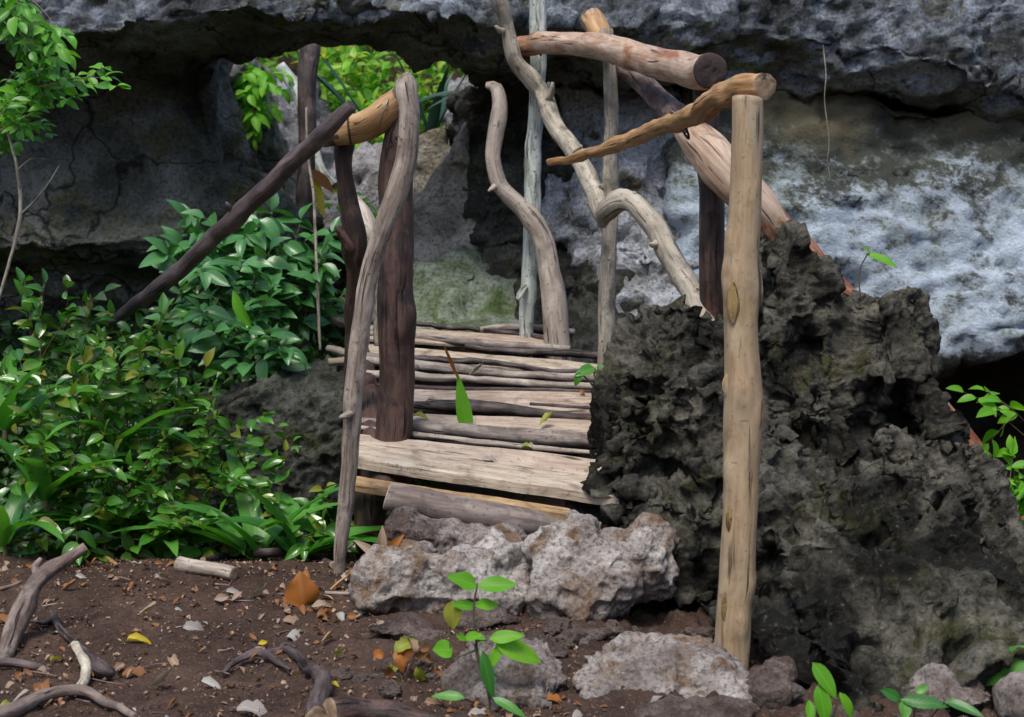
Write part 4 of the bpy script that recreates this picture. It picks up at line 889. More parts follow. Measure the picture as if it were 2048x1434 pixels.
# strap-leaved plants
def strap_plant(bx, by_, D, n, L, W, label, seed, mat='lv_strap', lean=(0, 0), up=.9, name='strap_plant', group=None, spread=1.0, curl=.9, base=None):
    rnd = random.Random(seed); base = base or P(bx, by_, D); root = empty(name, base, label, 'plant', group)
    for k in range(n):
        a = k / n * 2 * math.pi + rnd.uniform(-.4, .4)
        me = leaf_mesh(W / L * rnd.uniform(.8, 1.15), fold=.22, curl=curl * rnd.uniform(.5, 1.2), wave=.12, seed=seed + k, nu=12, nv=2, shape='strap', mat=mat, twist=rnd.uniform(-.6, .6))
        d = Vector((math.cos(a) * .6 * spread + lean[0], math.sin(a) * .35 * spread + lean[1], up * rnd.uniform(.7, 1.2)))
        nn = Vector((-d.x, -d.y - .2, .5))
        put_leaf(me, base + Vector((math.cos(a), math.sin(a), 0)) * .012, d, -nn if False else nn, L * rnd.uniform(.7, 1.15), root)
    st_ = tube([[(base.x, base.y, base.z - .05, .012), (base.x, base.y, base.z + L * .12, .008)]], sides=8, rough=0, cap_mat=0)
    obj('stem', st_, [M['stem']], root); return root
for a in [(10, 860, 5.2, 6, .5, .085, 'tall strap-leaved plant at the edge below the hanging twigs', 60, (.1, 0)),
          (90, 1000, 5.1, 6, .48, .1, 'strap-leaved plant with the widest arching blades', 61, (.25, 0)),
          (10, 1090, 5.05, 6, .4, .085, 'strap-leaved plant arching over the crest of the dirt', 62, (.2, -.1)),
          (210, 1080, 5.2, 5, .4, .075, 'strap-leaved plant behind the forked root', 63, (0, 0)),
          (330, 1120, 5.25, 5, .34, .07, 'strap-leaved plant left of the short cut log', 64, (.1, -.1)),
          (520, 1125, 5.2, 9, .55, .08, 'upright strap-leaved clump right of the short cut log', 65, (-.25, 0)),
          (600, 1125, 5.15, 8, .46, .095, 'bright upright strap-leaved clump beside the slim leaning pole', 66, (.28, 0)),
          (230, 900, 5.3, 6, .42, .07, 'strap-leaved plant half hidden in the small-leaved shrubs', 67, (.2, -.2))]:
    b = P(a[0], a[1], a[2]); strap_plant(a[0], a[1], a[2], a[3], a[4], a[5], a[6], a[7], lean=a[8], group=GL)
for i, (x, y, D, n_, lab) in enumerate([(60, 1110, 5.15, 14, 'low leafy seedling clump on the crest behind the thin brown stick'), (240, 1105, 5.2, 14, 'low leafy seedling clump on the crest behind the elbow root'),
        (430, 1110, 5.25, 12, 'low leafy seedling clump over the short cut log'), (660, 1110, 5.2, 9, 'low leafy seedling clump at the foot of the leaning pole')]):
    shrub('low_plant', lab, 'plant', P(x, y + 30, D), [(x - 110, x + 110, y - 90, y + 5, D - .15, D + .15)], n_, 'small', .095, .05, frac=.6, sag=.12, thick=.0025, seed=50 + i, group=GL)
# window greenery
shrub('hanging_plant', 'bright sprig hanging inside the opening against grey rock', 'plant', P(400, 90, 9.7), [(440, 570, 140, 240, 9.2, 9.7), (440, 510, 200, 320, 9.2, 9.6)], 34, 'brightsmall', .13, .07, frac=.6, sag=.05, thick=.003, seed=71, droop=.3)
for i, (bx, D, bo) in enumerate([(700, 11.6, (640, 740, 100, 260)), (760, 12.2, (700, 820, 95, 230)), (850, 11.9, (800, 890, 120, 260)), (660, 12.6, (600, 700, 90, 300)), (740, 11.2, (690, 800, 200, 310))]):
    x = gx(bx, D); shrub('thicket_bush', ['sunlit yellow green bush behind the opening, beside the dark prop', 'sunlit bush in the middle of the opening', 'sunlit bush behind the agave blades', 'tall bush furthest behind the dark prop', 'low sunlit bush above the pinkish broken rock'][i], 'bush', G(x, D), [(bo[0], bo[1], bo[2], bo[3], D - .3, D + .3)], 22, 'back', .16, .09, frac=.7, sag=.08, thick=.006, seed=80 + i, group='bushes seen through the opening', leafcap=280, droop=.2)
strap_plant(862, 290, 9.3, 5, .75, .12, 'dark agave with broad upright blades in the opening', 90, mat='lv_agave', lean=(.05, 0), up=1.6, name='agave', curl=.2, spread=.9)
strap_plant(960, 190, 8.9, 4, .5, .05, 'dark narrow agave blades sprouting from the rock top', 91, mat='lv_agave', lean=(-.9, 0), up=.1, name='agave', curl=.5, spread=.4)
strap_plant(730, 250, 9.8, 3, .6, .06, 'dark slanting agave blades beside the prop in the opening', 92, mat='lv_agave', lean=(-.7, 0), up=.8, name='agave', curl=.1, spread=.3)
shrub('window_plant', 'small leafy plant between the two left railing posts', 'plant', P(700, 480, 8.6), [(660, 790, 370, 440, 8.4, 8.8)], 7, 'brightsmall', .1, .08, frac=.5, seed=93)
# hill of leaves behind everything: nobody could count it
def leaf_mass():
    rnd = np.random.RandomState(5); n = 16000
    X = rnd.uniform(-6, 5, n); Y = rnd.uniform(11.3, 15.5, n); h = ground_z(X, Y) + rnd.uniform(0, 1, n) ** .7 * 2.6
    V, F, UV = [], [], []; src = [coords(m) for m in PLC['back']]; tpl = [[list(p.vertices) for p in m.polygons] for m in PLC['back']]
    base = 0; VV = []
    for i in range(n):
        k = i % 5; d = Vector(rnd.normal(0, 1, 3)); nn = Vector((rnd.normal(0, .5), rnd.normal(-.5, .4), 1)); m = np.array(orient(d, nn)) * rnd.uniform(.08, .2)
        VV.append(src[k] @ m.T + (X[i], Y[i], h[i])); F += [[q + base for q in f] for f in tpl[k]]; base += len(src[k])
    me = mesh('foliage', np.concatenate(VV), F); me.uv_layers.new(name='uv')
    n_ = NT('far_foliage'); co = n_.n('ShaderNodeTexCoord').outputs['Object']
    c = n_.ramp(n_.noise(co, 5, 4, .7), [(.3, (.05, .18, .01)), (.5, (.16, .42, .03)), (.65, (.4, .6, .1)), (.75, (.6, .58, .12))])
    b = n_.principled(c, .45, None, .4)
    tr = n_.n('ShaderNodeBsdfTranslucent'); n_.l(c, tr.inputs[0]); mx = n_.n('ShaderNodeMixShader'); mx.inputs[0].default_value = .4
    n_.l(b.outputs[0], mx.inputs[1]); n_.l(tr.outputs[0], mx.inputs[2]); n_.l(mx.outputs[0], n_.out.inputs[0])
    o = obj('background_foliage', me, n_.m); tag(o, 'mass of sunlit leaves on the slope behind the opening', 'foliage', kind='stuff')
leaf_mass()
def gully_cover():
    rnd = np.random.RandomState(8); n = 15000
    X = rnd.uniform(-3.4, -.45, n); Y = rnd.uniform(5.45, 8.6, n); h = ground_z(X, Y) + rnd.uniform(0, 1, n) * (.2 + .75 * sst(5.6, 6.4, Y) * sst(-.4, -1.1, X))
    F = []; src = [coords(m) for m in PLC['small']]; tpl = [[list(p.vertices) for p in m.polygons] for m in PLC['small']]
    base = 0; VV = []; UV = []
    for i in range(n):
        k = i % 5; d = Vector(rnd.normal(0, 1, 3)); d.z *= .5; m = np.array(orient(d, Vector((rnd.normal(0, .4), rnd.normal(-.4, .4), 1)))) * rnd.uniform(.06, .13)
        VV.append(src[k] @ m.T + (X[i], Y[i], h[i])); F += [[q + base for q in f] for f in tpl[k]]; base += len(src[k])
    me = mesh('ground_cover', np.concatenate(VV), F); me.uv_layers.new(name='uv')
    o = obj('ground_cover', me, M['lv_under']); tag(o, 'dark leafy ground cover filling the gully', 'ground cover', kind='stuff')
gully_cover()
# right hand plants
shrub('leafy_plant', 'bright leafy plant growing beside the reddish lower end of the brace', 'plant', G(gx(2040, 5.3), 5.3), [(1965, 2080, 870, 1070, 5.0, 5.3)], 18, 'brightsmall', .09, .045, frac=.6, seed=95, thick=.003)
shrub('leafy_plant', 'few bright leaves sticking out behind the shoulder of the boulder', 'plant', P(2080, 900, 5.4), [(1925, 2010, 780, 840, 5.2, 5.4), (1965, 1990, 880, 900, 5.2, 5.3)], 7, 'brightsmall', .11, .16, frac=.35, seed=96, thick=.002)

# ------------------------------------------------------------------ individual leaves placed by sight
def leaf_at(pts, mat, name, label, cat, parent=None, Lw=.5, curl=.2, fold=.12, shape='ovate', nrm=(0, -.7, .7), seed=0, nv=4, nu=8, group=None, twist=0.):
    """pts: (px,py,D) stalk and tip"""
    a, b = P(*pts[0]), P(*pts[1]); L = (b - a).length
    me = leaf_mesh(Lw, fold, curl, .06, seed, nu, nv, shape, mat, twist)
    o = put_leaf(me, a, b - a, Vector(nrm), L, parent, name)
    if parent is None: tag(o, label, cat, group)
    elif label: o['label'] = label
    return o
# seedling in front
sb = P(985, 1432, 3.55); sd_ = empty('seedling', sb, 'bright lime green seedling standing in front of the pale stones', 'seedling')
obj('stem', tube([px([(985, 1440, 3.55, 5), (975, 1380, 3.55, 5), (955, 1300, 3.55, 4.5), (948, 1220, 3.55, 4), (955, 1165, 3.55, 3)]), px([(968, 1360, 3.55, 4), (950, 1290, 3.54, 3.5), (975, 1280, 3.52, 3)]), px([(955, 1300, 3.55, 4), (905, 1310, 3.55, 3), (900, 1240, 3.55, 3)])], sides=8, rough=0, step=.01, cap_mat=0), [M['stem']], sd_)
for i, (a, b, Lw) in enumerate([((955, 1172), (896, 1150), .55), ((955, 1172), (1036, 1166), .45), ((950, 1212), (1000, 1206), .5), ((948, 1212), (905, 1208), .5), ((978, 1278), (1050, 1268), .4),
                                ((990, 1285), (1088, 1322), .42), ((930, 1275), (962, 1270), .55), ((912, 1268), (935, 1282), .5), ((968, 1285), (945, 1262), .5), ((905, 1300), (866, 1298), .95), ((975, 1340), (1010, 1275), .3)]):
    leaf_at([(*a, 3.55), (*b, 3.52 + .03 * (i % 3))], 'lv_bright', 'leaf', None, None, sd_, Lw=Lw, curl=.12, seed=i, nrm=(0, -.75, .65))
leaf_at([(905, 1200, 3.54), (905, 1262, 3.52)], 'lv_olive', 'leaf', 'yellowed dying leaf', None, sd_, Lw=.6, curl=.3, nrm=(0, -1, .1), seed=4)
leaf_at([(965, 1300, 3.53), (985, 1398, 3.5)], 'lv_strap', 'leaf', None, None, sd_, Lw=.28, curl=.2, nrm=(0, -1, .1), shape='lance')
leaf_at([(985, 1395, 3.5), (1055, 1428, 3.46)], 'lv_strap', 'leaf', None, None, sd_, Lw=.25, curl=.3)
leaf_at([(930, 1395, 3.5), (860, 1385, 3.5)], 'lv_strap', 'leaf', None, None, sd_, Lw=.3, curl=.3)
# foreground sprouts bottom right
def sprout(base, leaves, label, mat='lv_bright', seed=0, name='sprout'):
    b = P(*base); r = empty(name, b, label, 'sprout'); ps = []
    for i, (s, t, Lw) in enumerate(leaves):
        leaf_at([s, t], mat, 'leaf', None, None, r, Lw=Lw, curl=.2 + .1 * (i % 3), seed=seed + i, nrm=(.1, -.8, .6))
        ps.append(px([(*base, 5), ((base[0] + s[0]) / 2 + 3, (base[1] + s[1]) / 2, (base[2] + s[2]) / 2, 4), (*s, 3)]))
    obj('stem', tube(ps, sides=6, rough=0, step=.02, cap_mat=0), [M['stem']], r); return r
sprout((1650, 1470, 3.45), [((1625, 1325, 3.42), (1678, 1395, 3.38), .42), ((1635, 1370, 3.4), (1660, 1450, 3.36), .45), ((1680, 1385, 3.42), (1715, 1440, 3.4), .35), ((1618, 1400, 3.42), (1625, 1450, 3.38), .4)], 'bright sprout with upright serrated leaves below the boulder', seed=5)
sprout((1820, 1480, 3.4), [((1800, 1400, 3.38), (1765, 1378, 3.36), .5), ((1800, 1400, 3.38), (1905, 1405, 3.34), .3), ((1810, 1400, 3.38), (1812, 1440, 3.34), .6), ((1890, 1400, 3.36), (1970, 1428, 3.3), .28), ((1830, 1385, 3.4), (1860, 1370, 3.4), .5)], 'bright sprout with flat spreading leaves under the arching blade', mat='lv_strap', seed=15)
leaf_at([(2090, 1300, 3.7), (1932, 1362, 3.72)], 'lv_strap', 'arching_leaf', 'single broad green blade arching over the corner stones', 'leaf', Lw=.38, curl=.35, shape='lance', nrm=(-.2, -.9, .6), nu=12)
# sprig on the deck
sprout((1195, 785, 5.75), [((1190, 735, 5.75), (1150, 748, 5.7), .5), ((1195, 732, 5.75), (1235, 738, 5.7), .4), ((1160, 745, 5.72), (1150, 772, 5.7), .55), ((1185, 740, 5.75), (1175, 725, 5.75), .5)], 'small sprig with green leaves at the right end of the deck', mat='lv_hang', seed=25, name='sprig')
r_ = empty('sprig', P(1722, 590, 5.0), 'thin sprig with one lime leaf standing on top of the boulder', 'sprig')
obj('stem', tube([px([(1722, 600, 5.0, 3), (1718, 545, 5.0, 3), (1735, 508, 5.0, 3)])], sides=6, rough=0, cap_mat=0), [M['twig']], r_)
leaf_at([(1733, 508, 5.0), (1800, 525, 4.95)], 'lv_bright', 'leaf', None, None, r_, Lw=.32, curl=.3); leaf_at([(1740, 506, 5.0), (1728, 492, 4.98)], 'lv_bright', 'leaf', None, None, r_, Lw=.5)
# half dead blade standing on the deck
me = leaf_mesh(.34, .12, .1, .04, 3, 12, 4, 'cut', 'lv_hang')
bl = put_leaf(me, P(932, 846, 5.58), P(915, 745, 5.55) - P(932, 846, 5.58), Vector((0, -1, .1)), (P(912, 748, 5.55) - P(932, 846, 5.58)).length, None, 'withered_leaf')
tag(bl, 'green blade with a withered tip standing up between the deck logs', 'leaf')
tp = leaf_mesh(.075, .3, -.25, .04, 3, 10, 2, 'lance', 'lv_amber'); t_ = bpy.data.objects.new('withered_tip', tp); C.objects.link(t_)
pa, pb = P(918, 762, 5.56), P(884, 678, 5.5); t_.matrix_basis = bl.matrix_basis.inverted() @ (Matrix.Translation(pa) @ orient(pb - pa, Vector((0, -1, 0))).to_4x4() @ Matrix.Diagonal([(pb - pa).length] * 3 + [1])); t_.parent = bl
# lone leaves in the shrubs
leaf_at([(503, 655, 5.9), (452, 582, 5.9)], 'lv_hang', 'hanging_leaf', 'folded lime leaf lit against the dark shrubs', 'leaf', Lw=.34, curl=.3, nrm=(-.6, -.7, .2), shape='lance')
yl = empty('withered_plant', P(632, 430, 8.2), 'withered yellow leaves hanging on the dark prop in the opening', 'plant')
leaf_at([(620, 340, 8.2), (668, 378, 8.1)], 'lv_amber', 'leaf', None, None, yl, Lw=.35, curl=.2); leaf_at([(622, 345, 8.2), (652, 432, 8.1)], 'lv_yellow', 'leaf', None, None, yl, Lw=.22, curl=.2, nrm=(.3, -.8, .3))
# vine and thin stems
log('bare_vine', [(-10, 620, 5.2, 6), (20, 520, 5.2, 7), (40, 430, 5.2, 8), (36, 350, 5.2, 7), (20, 280, 5.2, 5), (0, 230, 5.2, 4)], 'greypole', label='thin pale bare vine rising before the dark cliff', cat='vine', side=[[(40, 430, 5.2, 5), (80, 390, 5.2, 4), (120, 330, 5.2, 3)], [(36, 340, 5.2, 4), (60, 318, 5.2, 3), (90, 318, 5.2, 2)]], sides=8, rough=.1, seed=91)
log('hanging_root', [(1646, 90, 7.35, 1.8), (1652, 150, 7.3, 1.5), (1649, 200, 7.3, 1.6), (1658, 280, 7.3, 1.4), (1655, 320, 7.3, 1.2), (1661, 358, 7.3, 1.0)], 'greypole', label='thin pale root hanging from the ledge', cat='root', sides=5, rough=0, seed=92)
log('thin_sapling', [(613, 215, 6.8, 5), (615, 300, 6.8, 5), (628, 400, 6.8, 6), (632, 500, 6.8, 6), (640, 700, 6.8, 6)], 'greypole', label='thin straight stem standing before the prop in the opening', cat='stem', sides=8, rough=.1, seed=93)

# ------------------------------------------------------------------ roots, twigs and sticks on the dirt
def Dg(y, h=0.0):
    """distance at which a pixel row meets flat ground raised by h"""
    return (CAMZ - h) / ((y - 500) / FPX * 1.006 + 1e-6) if y > 560 else 6
def Dhit(x, y, h=0.0, up=0.0):
    """distance at which the sight line of a pixel comes within H metres of the real ground (crest: 5.1 m)"""
    Ds = np.linspace(3.1, 5.35, 300); q = np.array([P(x, y, d) for d in (3.1, 5.35)], float); t = ((Ds - 3.1) / 2.25)[:, None]
    pts = q[0] * (1 - t) + q[1] * t; g = ground_z(pts[:, 0], pts[:, 1]); hit = np.nonzero(pts[:, 2] - g < h)[0]
    return float(Ds[hit[0]]) if len(hit) else 5.1
def gl(pts, lift=.3): return [(x, y, Dhit(x, y, .008 + .4 * w_ * 4 / FPX), w_) for (x, y, w_) in pts]
log('forked_root', [(172, 1094, 4.22, 22), (128, 1124, 4.2, 26), (86, 1152, 4.17, 30), (62, 1180, 4.14, 36), (50, 1208, 4.12, 46), (32, 1250, 4.08, 42), (14, 1300, 4.0, 36), (-10, 1350, 3.9, 34)], 'rootbrown', label='stout grey root rising like an elbow out of the dirt', cat='root', rough=.08, seed=101, knots=3, wob=.12, side=[[(80, 1155, 4.16, 22), (70, 1135, 4.18, 16), (82, 1118, 4.2, 10)]])
log('cut_log', gl([(358, 1128, 34), (400, 1136, 30), (440, 1142, 30), (468, 1148, 30)]), 'drift', label='short smooth cut piece of wood lying on the crest', cat='log', rough=.04, seed=102)
log('long_stick', gl([(405, 1122, 14), (470, 1108, 14), (540, 1104, 16), (610, 1110, 16), (668, 1130, 16)]), 'darkgrey', label='long thin dark stick arched behind the short cut log', cat='stick', rough=.1, seed=103)
log('dark_root', gl([(107, 1232, 16), (120, 1257, 13), (143, 1280, 14), (165, 1300, 16), (186, 1322, 20), (205, 1340, 34), (228, 1346, 12)]), 'darkgrey', label='thin black root with a frayed flat end', cat='root', rough=.12, seed=104, wob=.1, side=[gl([(110, 1236, 14), (88, 1246, 10), (62, 1242, 6)])])
log('rotten_stick', gl([(150, 1290, 18), (162, 1312, 19), (173, 1334, 21), (168, 1356, 20), (157, 1380, 18)]), 'rottwig', label='crumbling white rotten stick', cat='stick', rough=.14, seed=105, wob=.15)
log('surface_root', gl([(-40, 1440, 34), (30, 1418, 30), (80, 1394, 26), (145, 1380, 24), (182, 1388, 20), (225, 1408, 16), (270, 1434, 14)]), 'rootbrown', label='long brown grey root running along the corner', cat='root', rough=.12, seed=106, knots=2)
log('surface_root', gl([(-30, 1325, 18), (30, 1326, 18), (80, 1334, 15), (100, 1340, 8)]), 'darkgrey', label='dark root entering beside the rotten stick', cat='root', rough=.1, seed=107)
log('surface_root', gl([(530, 1300, 10), (560, 1298, 13), (590, 1306, 16), (615, 1335, 22), (645, 1360, 34), (640, 1395, 40), (628, 1432, 46)]), 'darkgrey', label='gnarled dark root looping over the dirt', cat='root', rough=.16, seed=108, knots=4, side=[gl([(445, 1344, 10), (490, 1314, 14), (522, 1305, 16), (556, 1326, 12), (580, 1340, 6)]), gl([(560, 1296, 8), (575, 1288, 8), (592, 1296, 7)])])
log('surface_root', gl([(670, 1430, 60), (720, 1425, 50), (800, 1428, 44), (880, 1440, 30)]), 'dark', label='thick black rotting root in the middle of the lower edge', cat='root', rough=.2, seed=109, knots=3)
log('thin_stick', gl([(-20, 1112, 8), (40, 1092, 9), (118, 1066, 8)], -6), 'twig', label='thin brown stick slanting before the strap leaves', cat='stick', rough=.05, seed=110, sides=8)
log('thin_stick', gl([(650, 1185, 8), (690, 1187, 8), (728, 1188, 7)]), 'drift', label='thin stick lying beside the foot of the leaning pole', cat='stick', rough=.05, seed=111, sides=8)
log('thin_stick', gl([(0, 1178, 8), (22, 1172, 8), (42, 1163, 6)]), 'twig', label='short tan twig behind the elbow root', cat='stick', rough=.05, seed=112, sides=8)
log('thin_stick', gl([(1560, 1402, 5), (1620, 1412, 6), (1700, 1432, 5)]), 'amber', label='orange straw-like twig under the earthy clod', cat='stick', rough=.05, seed=113, sides=8)
log('peeled_stick', gl([(200, 1100, 9), (212, 1115, 10), (232, 1128, 7)]), 'amber', label='curved reddish peel of bark on the crest', cat='bark', rough=.1, seed=114, sides=8)
rnd = random.Random(9)
for i in range(26):
    x = rnd.uniform(0, 760) if i < 20 else rnd.uniform(880, 1500); y = rnd.uniform(1150, 1430); a = rnd.uniform(-.5, .5); L = rnd.uniform(25, 70); w_ = rnd.uniform(2.5, 5)
    log('twig', gl([(x, y, w_), (x + L * .5, y + a * L * .25 + rnd.uniform(-4, 4), w_), (x + L, y + a * L * .5, w_ * .6)]), rnd.choice(['twig', 'darkgrey', 'drift']), label='thin broken twig %s' % near(x, y), cat='twig', group='broken twigs on the dirt', sides=6, rough=.1, seed=200 + i)

# ------------------------------------------------------------------ fallen leaves
DRY = {m: [leaf_mesh(lw, f, c, .13, i, 8, 3, 'ovate', m, tw, jag=.13) for i, (lw, f, c, tw) in enumerate([(.5, .3, .6, .5), (.42, .55, -.9, -.7), (.6, .25, 1.1, .9), (.32, .7, .5, .4), (.5, .5, -.6, 1.1)])] for m in ('lv_dry', 'lv_grey', 'lv_brown', 'lv_amber', 'lv_yellow', 'lv_olive')}
def fallen(x, y, Lpx, mat, label, ang=None, kind=None, up=.0, group=None, tilt=.3, h=.012):
    D = Dhit(x, y, .02); s = Lpx * D / FPX; a = ang if ang is not None else rnd.uniform(0, 6.28)
    c = P(x, y, D); c.z = gz(c.x, c.y) + h
    d = Vector((math.cos(a), math.sin(a), rnd.uniform(-.1, .1) + up)); n_ = Vector((rnd.gauss(0, tilt), rnd.gauss(0, tilt) - .25, 1))
    me = DRY[mat][kind if kind is not None else rnd.randrange(5)]
    o = put_leaf(me, c - d.normalized() * s * .5, d, n_, s, None, 'fallen_leaf'); tag(o, label, 'leaf', group); return o
for (x, y, L, m, lab, a, k) in [
    (282, 1274, 62, 'lv_yellow', 'curled yellow leaf lying alone on the dirt', .2, 3), (672, 1362, 34, 'lv_yellow', 'yellow leaf beside the looping dark root', .3, 0),
    (395, 1250, 58, 'lv_grey', 'flat pale grey green leaf in the middle of the dirt', .2, 0), (600, 1268, 58, 'lv_grey', 'round whitish green leaf below the amber leaf', .1, 2),
    (330, 1368, 62, 'lv_dry', 'pinkish tan folded leaf near the lower edge', .3, 1), (425, 1362, 60, 'lv_grey', 'long grey leaf left of the looping root', -.3, 3),
    (515, 1410, 84, 'lv_grey', 'broad grey leaf at the lower edge', .1, 0), (350, 1320, 60, 'lv_dry', 'narrow cream leaf curled beside its dark hollow', -1.0, 3),
    (305, 1225, 55, 'lv_dry', 'wavy tan leaf above the yellow curled one', .1, 1), (445, 1198, 36, 'lv_dry', 'pale tan leaf below the cut log', .3, 4),
    (590, 1236, 50, 'lv_dry', 'flat tan leaf just under the amber leaf', .0, 0), (662, 1278, 44, 'lv_dry', 'pale pointed leaf near the reddish clod', .6, 1),
    (345, 1432, 46, 'lv_grey', 'white curled leaf on the lowest dirt edge', 1.2, 2), (95, 1335, 46, 'lv_dry', 'cream leaf resting against the rotten stick', .4, 2),
    (112, 1312, 44, 'lv_olive', 'olive yellow upright leaf above the rotten stick', 1.4, 3), (90, 1366, 60, 'lv_brown', 'dark brown leaf hanging over the corner root', -.8, 2),
    (20, 1235, 60, 'lv_brown', 'reddish brown leaf behind the elbow root', .3, 0), (68, 1246, 44, 'lv_dry', 'cream leaf in front of the elbow root', -.9, 4),
    (146, 1176, 46, 'lv_brown', 'orange brown curled leaf beside the elbow root', .2, 1), (165, 1150, 34, 'lv_grey', 'whitish leaf on the dirt crest', -.2, 3),
    (230, 1162, 30, 'lv_dry', 'pinkish leaf near the crest', -.6, 4), (325, 1145, 40, 'lv_grey', 'pale leaf beside the short cut log', 1.3, 2),
    (280, 1340, 70, 'lv_brown', 'large dull brown leaf by the frayed root end', .2, 0), (20, 1406, 46, 'lv_olive', 'lime yellow leaf on the corner root', .2, 2),
    (50, 1395, 46, 'lv_grey', 'pale grey leaf above the corner root', .5, 1), (680, 1310, 36, 'lv_olive', 'small green curled leaf near the seedling', -.8, 1),
    (527, 1285, 24, 'lv_yellow', 'small lime leaf left of the whitish green one', .1, 4), (520, 1302, 36, 'lv_dry', 'pale leaf on the looping root', .1, 4),
    (595, 1355, 44, 'lv_dry', 'cream leaf inside the loop of the root', -1.0, 1), (470, 1180, 44, 'lv_grey', 'thin lilac grey leaf near the crest', 0, 3),
    (520, 1192, 44, 'lv_grey', 'lilac crumpled leaf left of the amber leaf', .0, 1), (1170, 1425, 62, 'lv_grey', 'cream white leaf in front of the long pale rock', .5, 2),
    (1115, 1392, 52, 'lv_amber', 'orange leaf between the two pale rocks', .1, 0), (970, 1425, 70, 'lv_grey', 'pale green leaf at the seedling foot', .1, 0),
    (560, 1250, 30, 'lv_dry', 'small tan scrap left of the flat tan leaf', .4, 3), (640, 1215, 46, 'lv_dry', 'pale leaf right below the amber leaf', -.4, 4),
    (655, 1222, 44, 'lv_brown', 'brown leaf overlapping the pale one below the amber leaf', .3, 0), (870, 1400, 46, 'lv_dry', 'tan leaf left of the seedling foot', .2, 0)]:
    fallen(x, y, L, m, lab, a, k)
leaf_at([(606, 1216, 4.52), (598, 1146, 4.5)], 'lv_amber', 'standing_leaf', 'large amber leaf standing upright and curled on the dirt', 'leaf', Lw=.95, curl=.45, fold=-.28, shape='heart', nrm=(.1, -1, .15), nv=8, nu=12, seed=6)
# crumpled dead plant near the seedling, dry leaves by the leaning pole
cp_ = empty('dead_plant', P(815, 1390, 3.75), 'crumpled yellow brown dead plant left of the seedling', 'plant')
rnd2 = random.Random(4)
for i in range(22):
    x = rnd2.uniform(765, 870); y = rnd2.uniform(1295, 1385); D = rnd2.uniform(3.7, 3.82)
    put_leaf(DRY[rnd2.choice(['lv_brown', 'lv_olive', 'lv_amber', 'lv_brown', 'lv_dry'])][rnd2.randrange(5)], P(x, y, D), Vector((rnd2.gauss(0, 1), rnd2.gauss(0, .6), rnd2.gauss(-.3, .7))), Vector((rnd2.gauss(0, 1), -1, .3)), rnd2.uniform(.045, .09), cp_)
obj('stem', tube([px([(815, 1400, 3.75, 6), (812, 1350, 3.76, 5), (835, 1300, 3.76, 3)]), px([(812, 1370, 3.75, 5), (790, 1330, 3.75, 3), (782, 1300, 3.75, 3)])], sides=6, rough=0, cap_mat=0), [M['twig']], cp_)
dl = empty('dried_sprig', P(740, 1150, 4.75), 'dried cream and orange sprig caught between pole and stones', 'plant')
for (a, b, m, lw) in [((760, 1120), (715, 1078), 'lv_dry', .3), ((762, 1110), (765, 1058), 'lv_dry', .35), ((760, 1125), (800, 1070), 'lv_amber', .3), ((770, 1125), (820, 1085), 'lv_dry', .5), ((775, 1120), (860, 1088), 'lv_dry', .55), ((770, 1130), (730, 1120), 'lv_amber', .35), ((690, 1150), (760, 1110), 'lv_amber', .15), ((800, 1105), (868, 1092), 'lv_dry', .4)]:
    leaf_at([(*a, 4.72), (*b, 4.68)], m, 'leaf', None, None, dl, Lw=lw, curl=.4, fold=.3, nrm=(.1, -.8, .5))
obj('stem', tube([px([(650, 1190, 4.72, 6), (690, 1155, 4.72, 6), (740, 1130, 4.72, 5), (775, 1118, 4.7, 3)])], sides=6, rough=0, cap_mat=0), [M['amber']], dl)
# deck litter
def deck_leaf(x, y, L, mat, label, a=0., k=0):
    D = deckD(y); s = L * D / FPX; c = P(x, y, D - .03); d = Vector((math.cos(a), math.sin(a), .05))
    o = put_leaf(DRY[mat][k], c - d * s * .5, d, Vector((0, -.2, 1)), s, None, 'fallen_leaf'); tag(o, label, 'leaf'); return o
deck_leaf(985, 917, 40, 'lv_grey', 'white leaf on the pinkish front planks of the deck', .1, 0); deck_leaf(1098, 846, 46, 'lv_olive', 'yellow green crumpled leaf on the deck near the boulder', .6, 1)
deck_leaf(1170, 784, 26, 'lv_amber', 'small rust red leaf by the sprig on the deck', .3, 2); deck_leaf(960, 748, 44, 'lv_grey', 'pale shredded leaf on the gnarled log', .1, 1)
deck_leaf(1063, 891, 40, 'lv_olive', 'lime leaf stuck under the thick violet log', 0, 0); deck_leaf(845, 832, 42, 'lv_olive', 'green leaf beside the foot of the thick dark post', -.5, 3)
deck_leaf(1105, 678, 40, 'lv_amber', 'orange leaf at the foot of the bent pole', 0, 1); deck_leaf(1120, 682, 28, 'lv_olive', 'green leaf at the foot of the bent pole', .5, 0); deck_leaf(870, 800, 34, 'lv_grey', 'white sliver on the wide tan plank', .2, 3)
# generic fallen leaves that nothing tells apart
for i in range(290):
    z = rnd.random()
    if z < .55: x = rnd.uniform(-10, 720); y = 1118 + 310 * rnd.random() ** 1.3
    elif z < .75: x = rnd.uniform(550, 780); y = rnd.uniform(1130, 1250)
    else: x = rnd.uniform(820, 2040); y = rnd.uniform(1385, 1434)
    m_ = rnd.choice(['lv_dry', 'lv_dry', 'lv_brown', 'lv_grey', 'lv_brown', 'lv_brown']); L_ = rnd.uniform(12, 34)
    fallen(x, y, L_, m_, '%s %s leaf scrap %s' % ('tiny' if L_ < 19 else 'small' if L_ < 27 else 'larger', {'lv_dry': 'tan', 'lv_brown': 'brown', 'lv_grey': 'grey'}[m_], near(x, y)), group='dry leaf scraps on the dirt', h=.008)
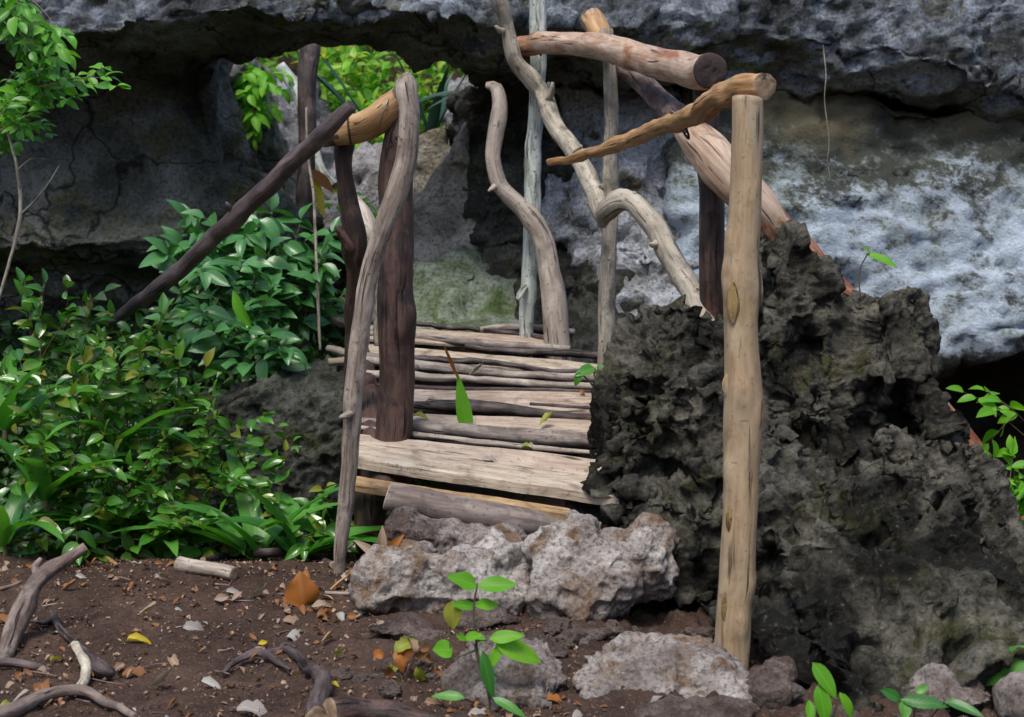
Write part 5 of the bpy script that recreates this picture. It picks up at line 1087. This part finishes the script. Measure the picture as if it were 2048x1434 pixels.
# crumbs of earth: uncountable
def crumbs():
    rs = np.random.RandomState(3); n = 9000
    t = rs.rand(n); x = np.where(t < .5, rs.uniform(-2.1, .1, n), rs.uniform(-.2, 2.0, n)); y = rs.uniform(3.3, 5.3, n)
    z = ground_z(x, y) + .004; s = .0018 + .006 * rs.rand(n) ** 4
    o8 = np.array([[1, 0, 0], [-1, 0, 0], [0, 1, 0], [0, -1, 0], [0, 0, 1], [0, 0, -1]], float)
    f8 = np.array([[0, 2, 4], [2, 1, 4], [1, 3, 4], [3, 0, 4], [2, 0, 5], [1, 2, 5], [3, 1, 5], [0, 3, 5]])
    V = (o8[None] * (1 + .5 * rs.uniform(-1, 1, (n, 6, 3))) * s[:, None, None] + rs.uniform(-.3, .3, (n, 6, 3)) * s[:, None, None] + np.stack([x, y, z], 1)[:, None]).reshape(-1, 3)
    F = (f8[None] + (np.arange(n) * 6)[:, None, None]).reshape(-1, 3).tolist()
    me = mesh('soil_crumbs', V, F); n_ = NT('soil_crumb'); co = n_.n('ShaderNodeTexCoord').outputs['Object']
    n_.principled(n_.ramp(n_.noise(co, 30, 3), [(.35, (.06, .035, .028)), (.6, (.15, .1, .08)), (.72, (.36, .3, .26))]), .95, None, .15)
    tag(obj('soil_crumbs', me, n_.m), 'crumbs of brown soil strewn over the ground', 'soil', kind='stuff')
crumbs()

def leaf_litter():
    rs = np.random.RandomState(12); n = 5200; t = rs.rand(n)
    x = np.where(t < .62, rs.uniform(-2.1, -.3, n), rs.uniform(-.3, 1.9, n)); y = np.where(t < .62, 3.4 + 1.95 * rs.rand(n) ** .8, rs.uniform(3.4, 4.2, n))
    e = rs.rand(n) < .3; y = np.where(e & (t < .62), rs.normal(5.2, .1, n), y)
    z = ground_z(x, y) + .006; src = coords(PLC['small'][2]); tpl = [list(p.vertices) for p in PLC['small'][2].polygons]; VV = []; F = []; base = 0
    for i in range(n):
        m = np.array(orient(Vector(rs.normal(0, 1, 3) * (1, 1, .25)), Vector((rs.normal(0, .35), rs.normal(-.2, .35), 1)))) * (.006 + .022 * rs.rand() ** 2)
        VV.append(src @ m.T * (1, 1, 1) + (x[i], y[i], z[i])); F += [[q + base for q in f] for f in tpl]; base += len(src)
    me = mesh('leaf_litter', np.concatenate(VV), F, smooth=False); n_ = NT('litter'); co = n_.n('ShaderNodeTexCoord').outputs['Object']
    n_.principled(n_.ramp(n_.noise(co, 55, 2), [(.3, (.07, .035, .02)), (.45, (.16, .09, .055)), (.58, (.3, .2, .13)), (.7, (.42, .34, .27))]), .8, None, .2)
    tag(obj('leaf_litter', me, n_.m), 'fine brown litter of leaf crumbs over the bare dirt', 'litter', kind='stuff')
leaf_litter()
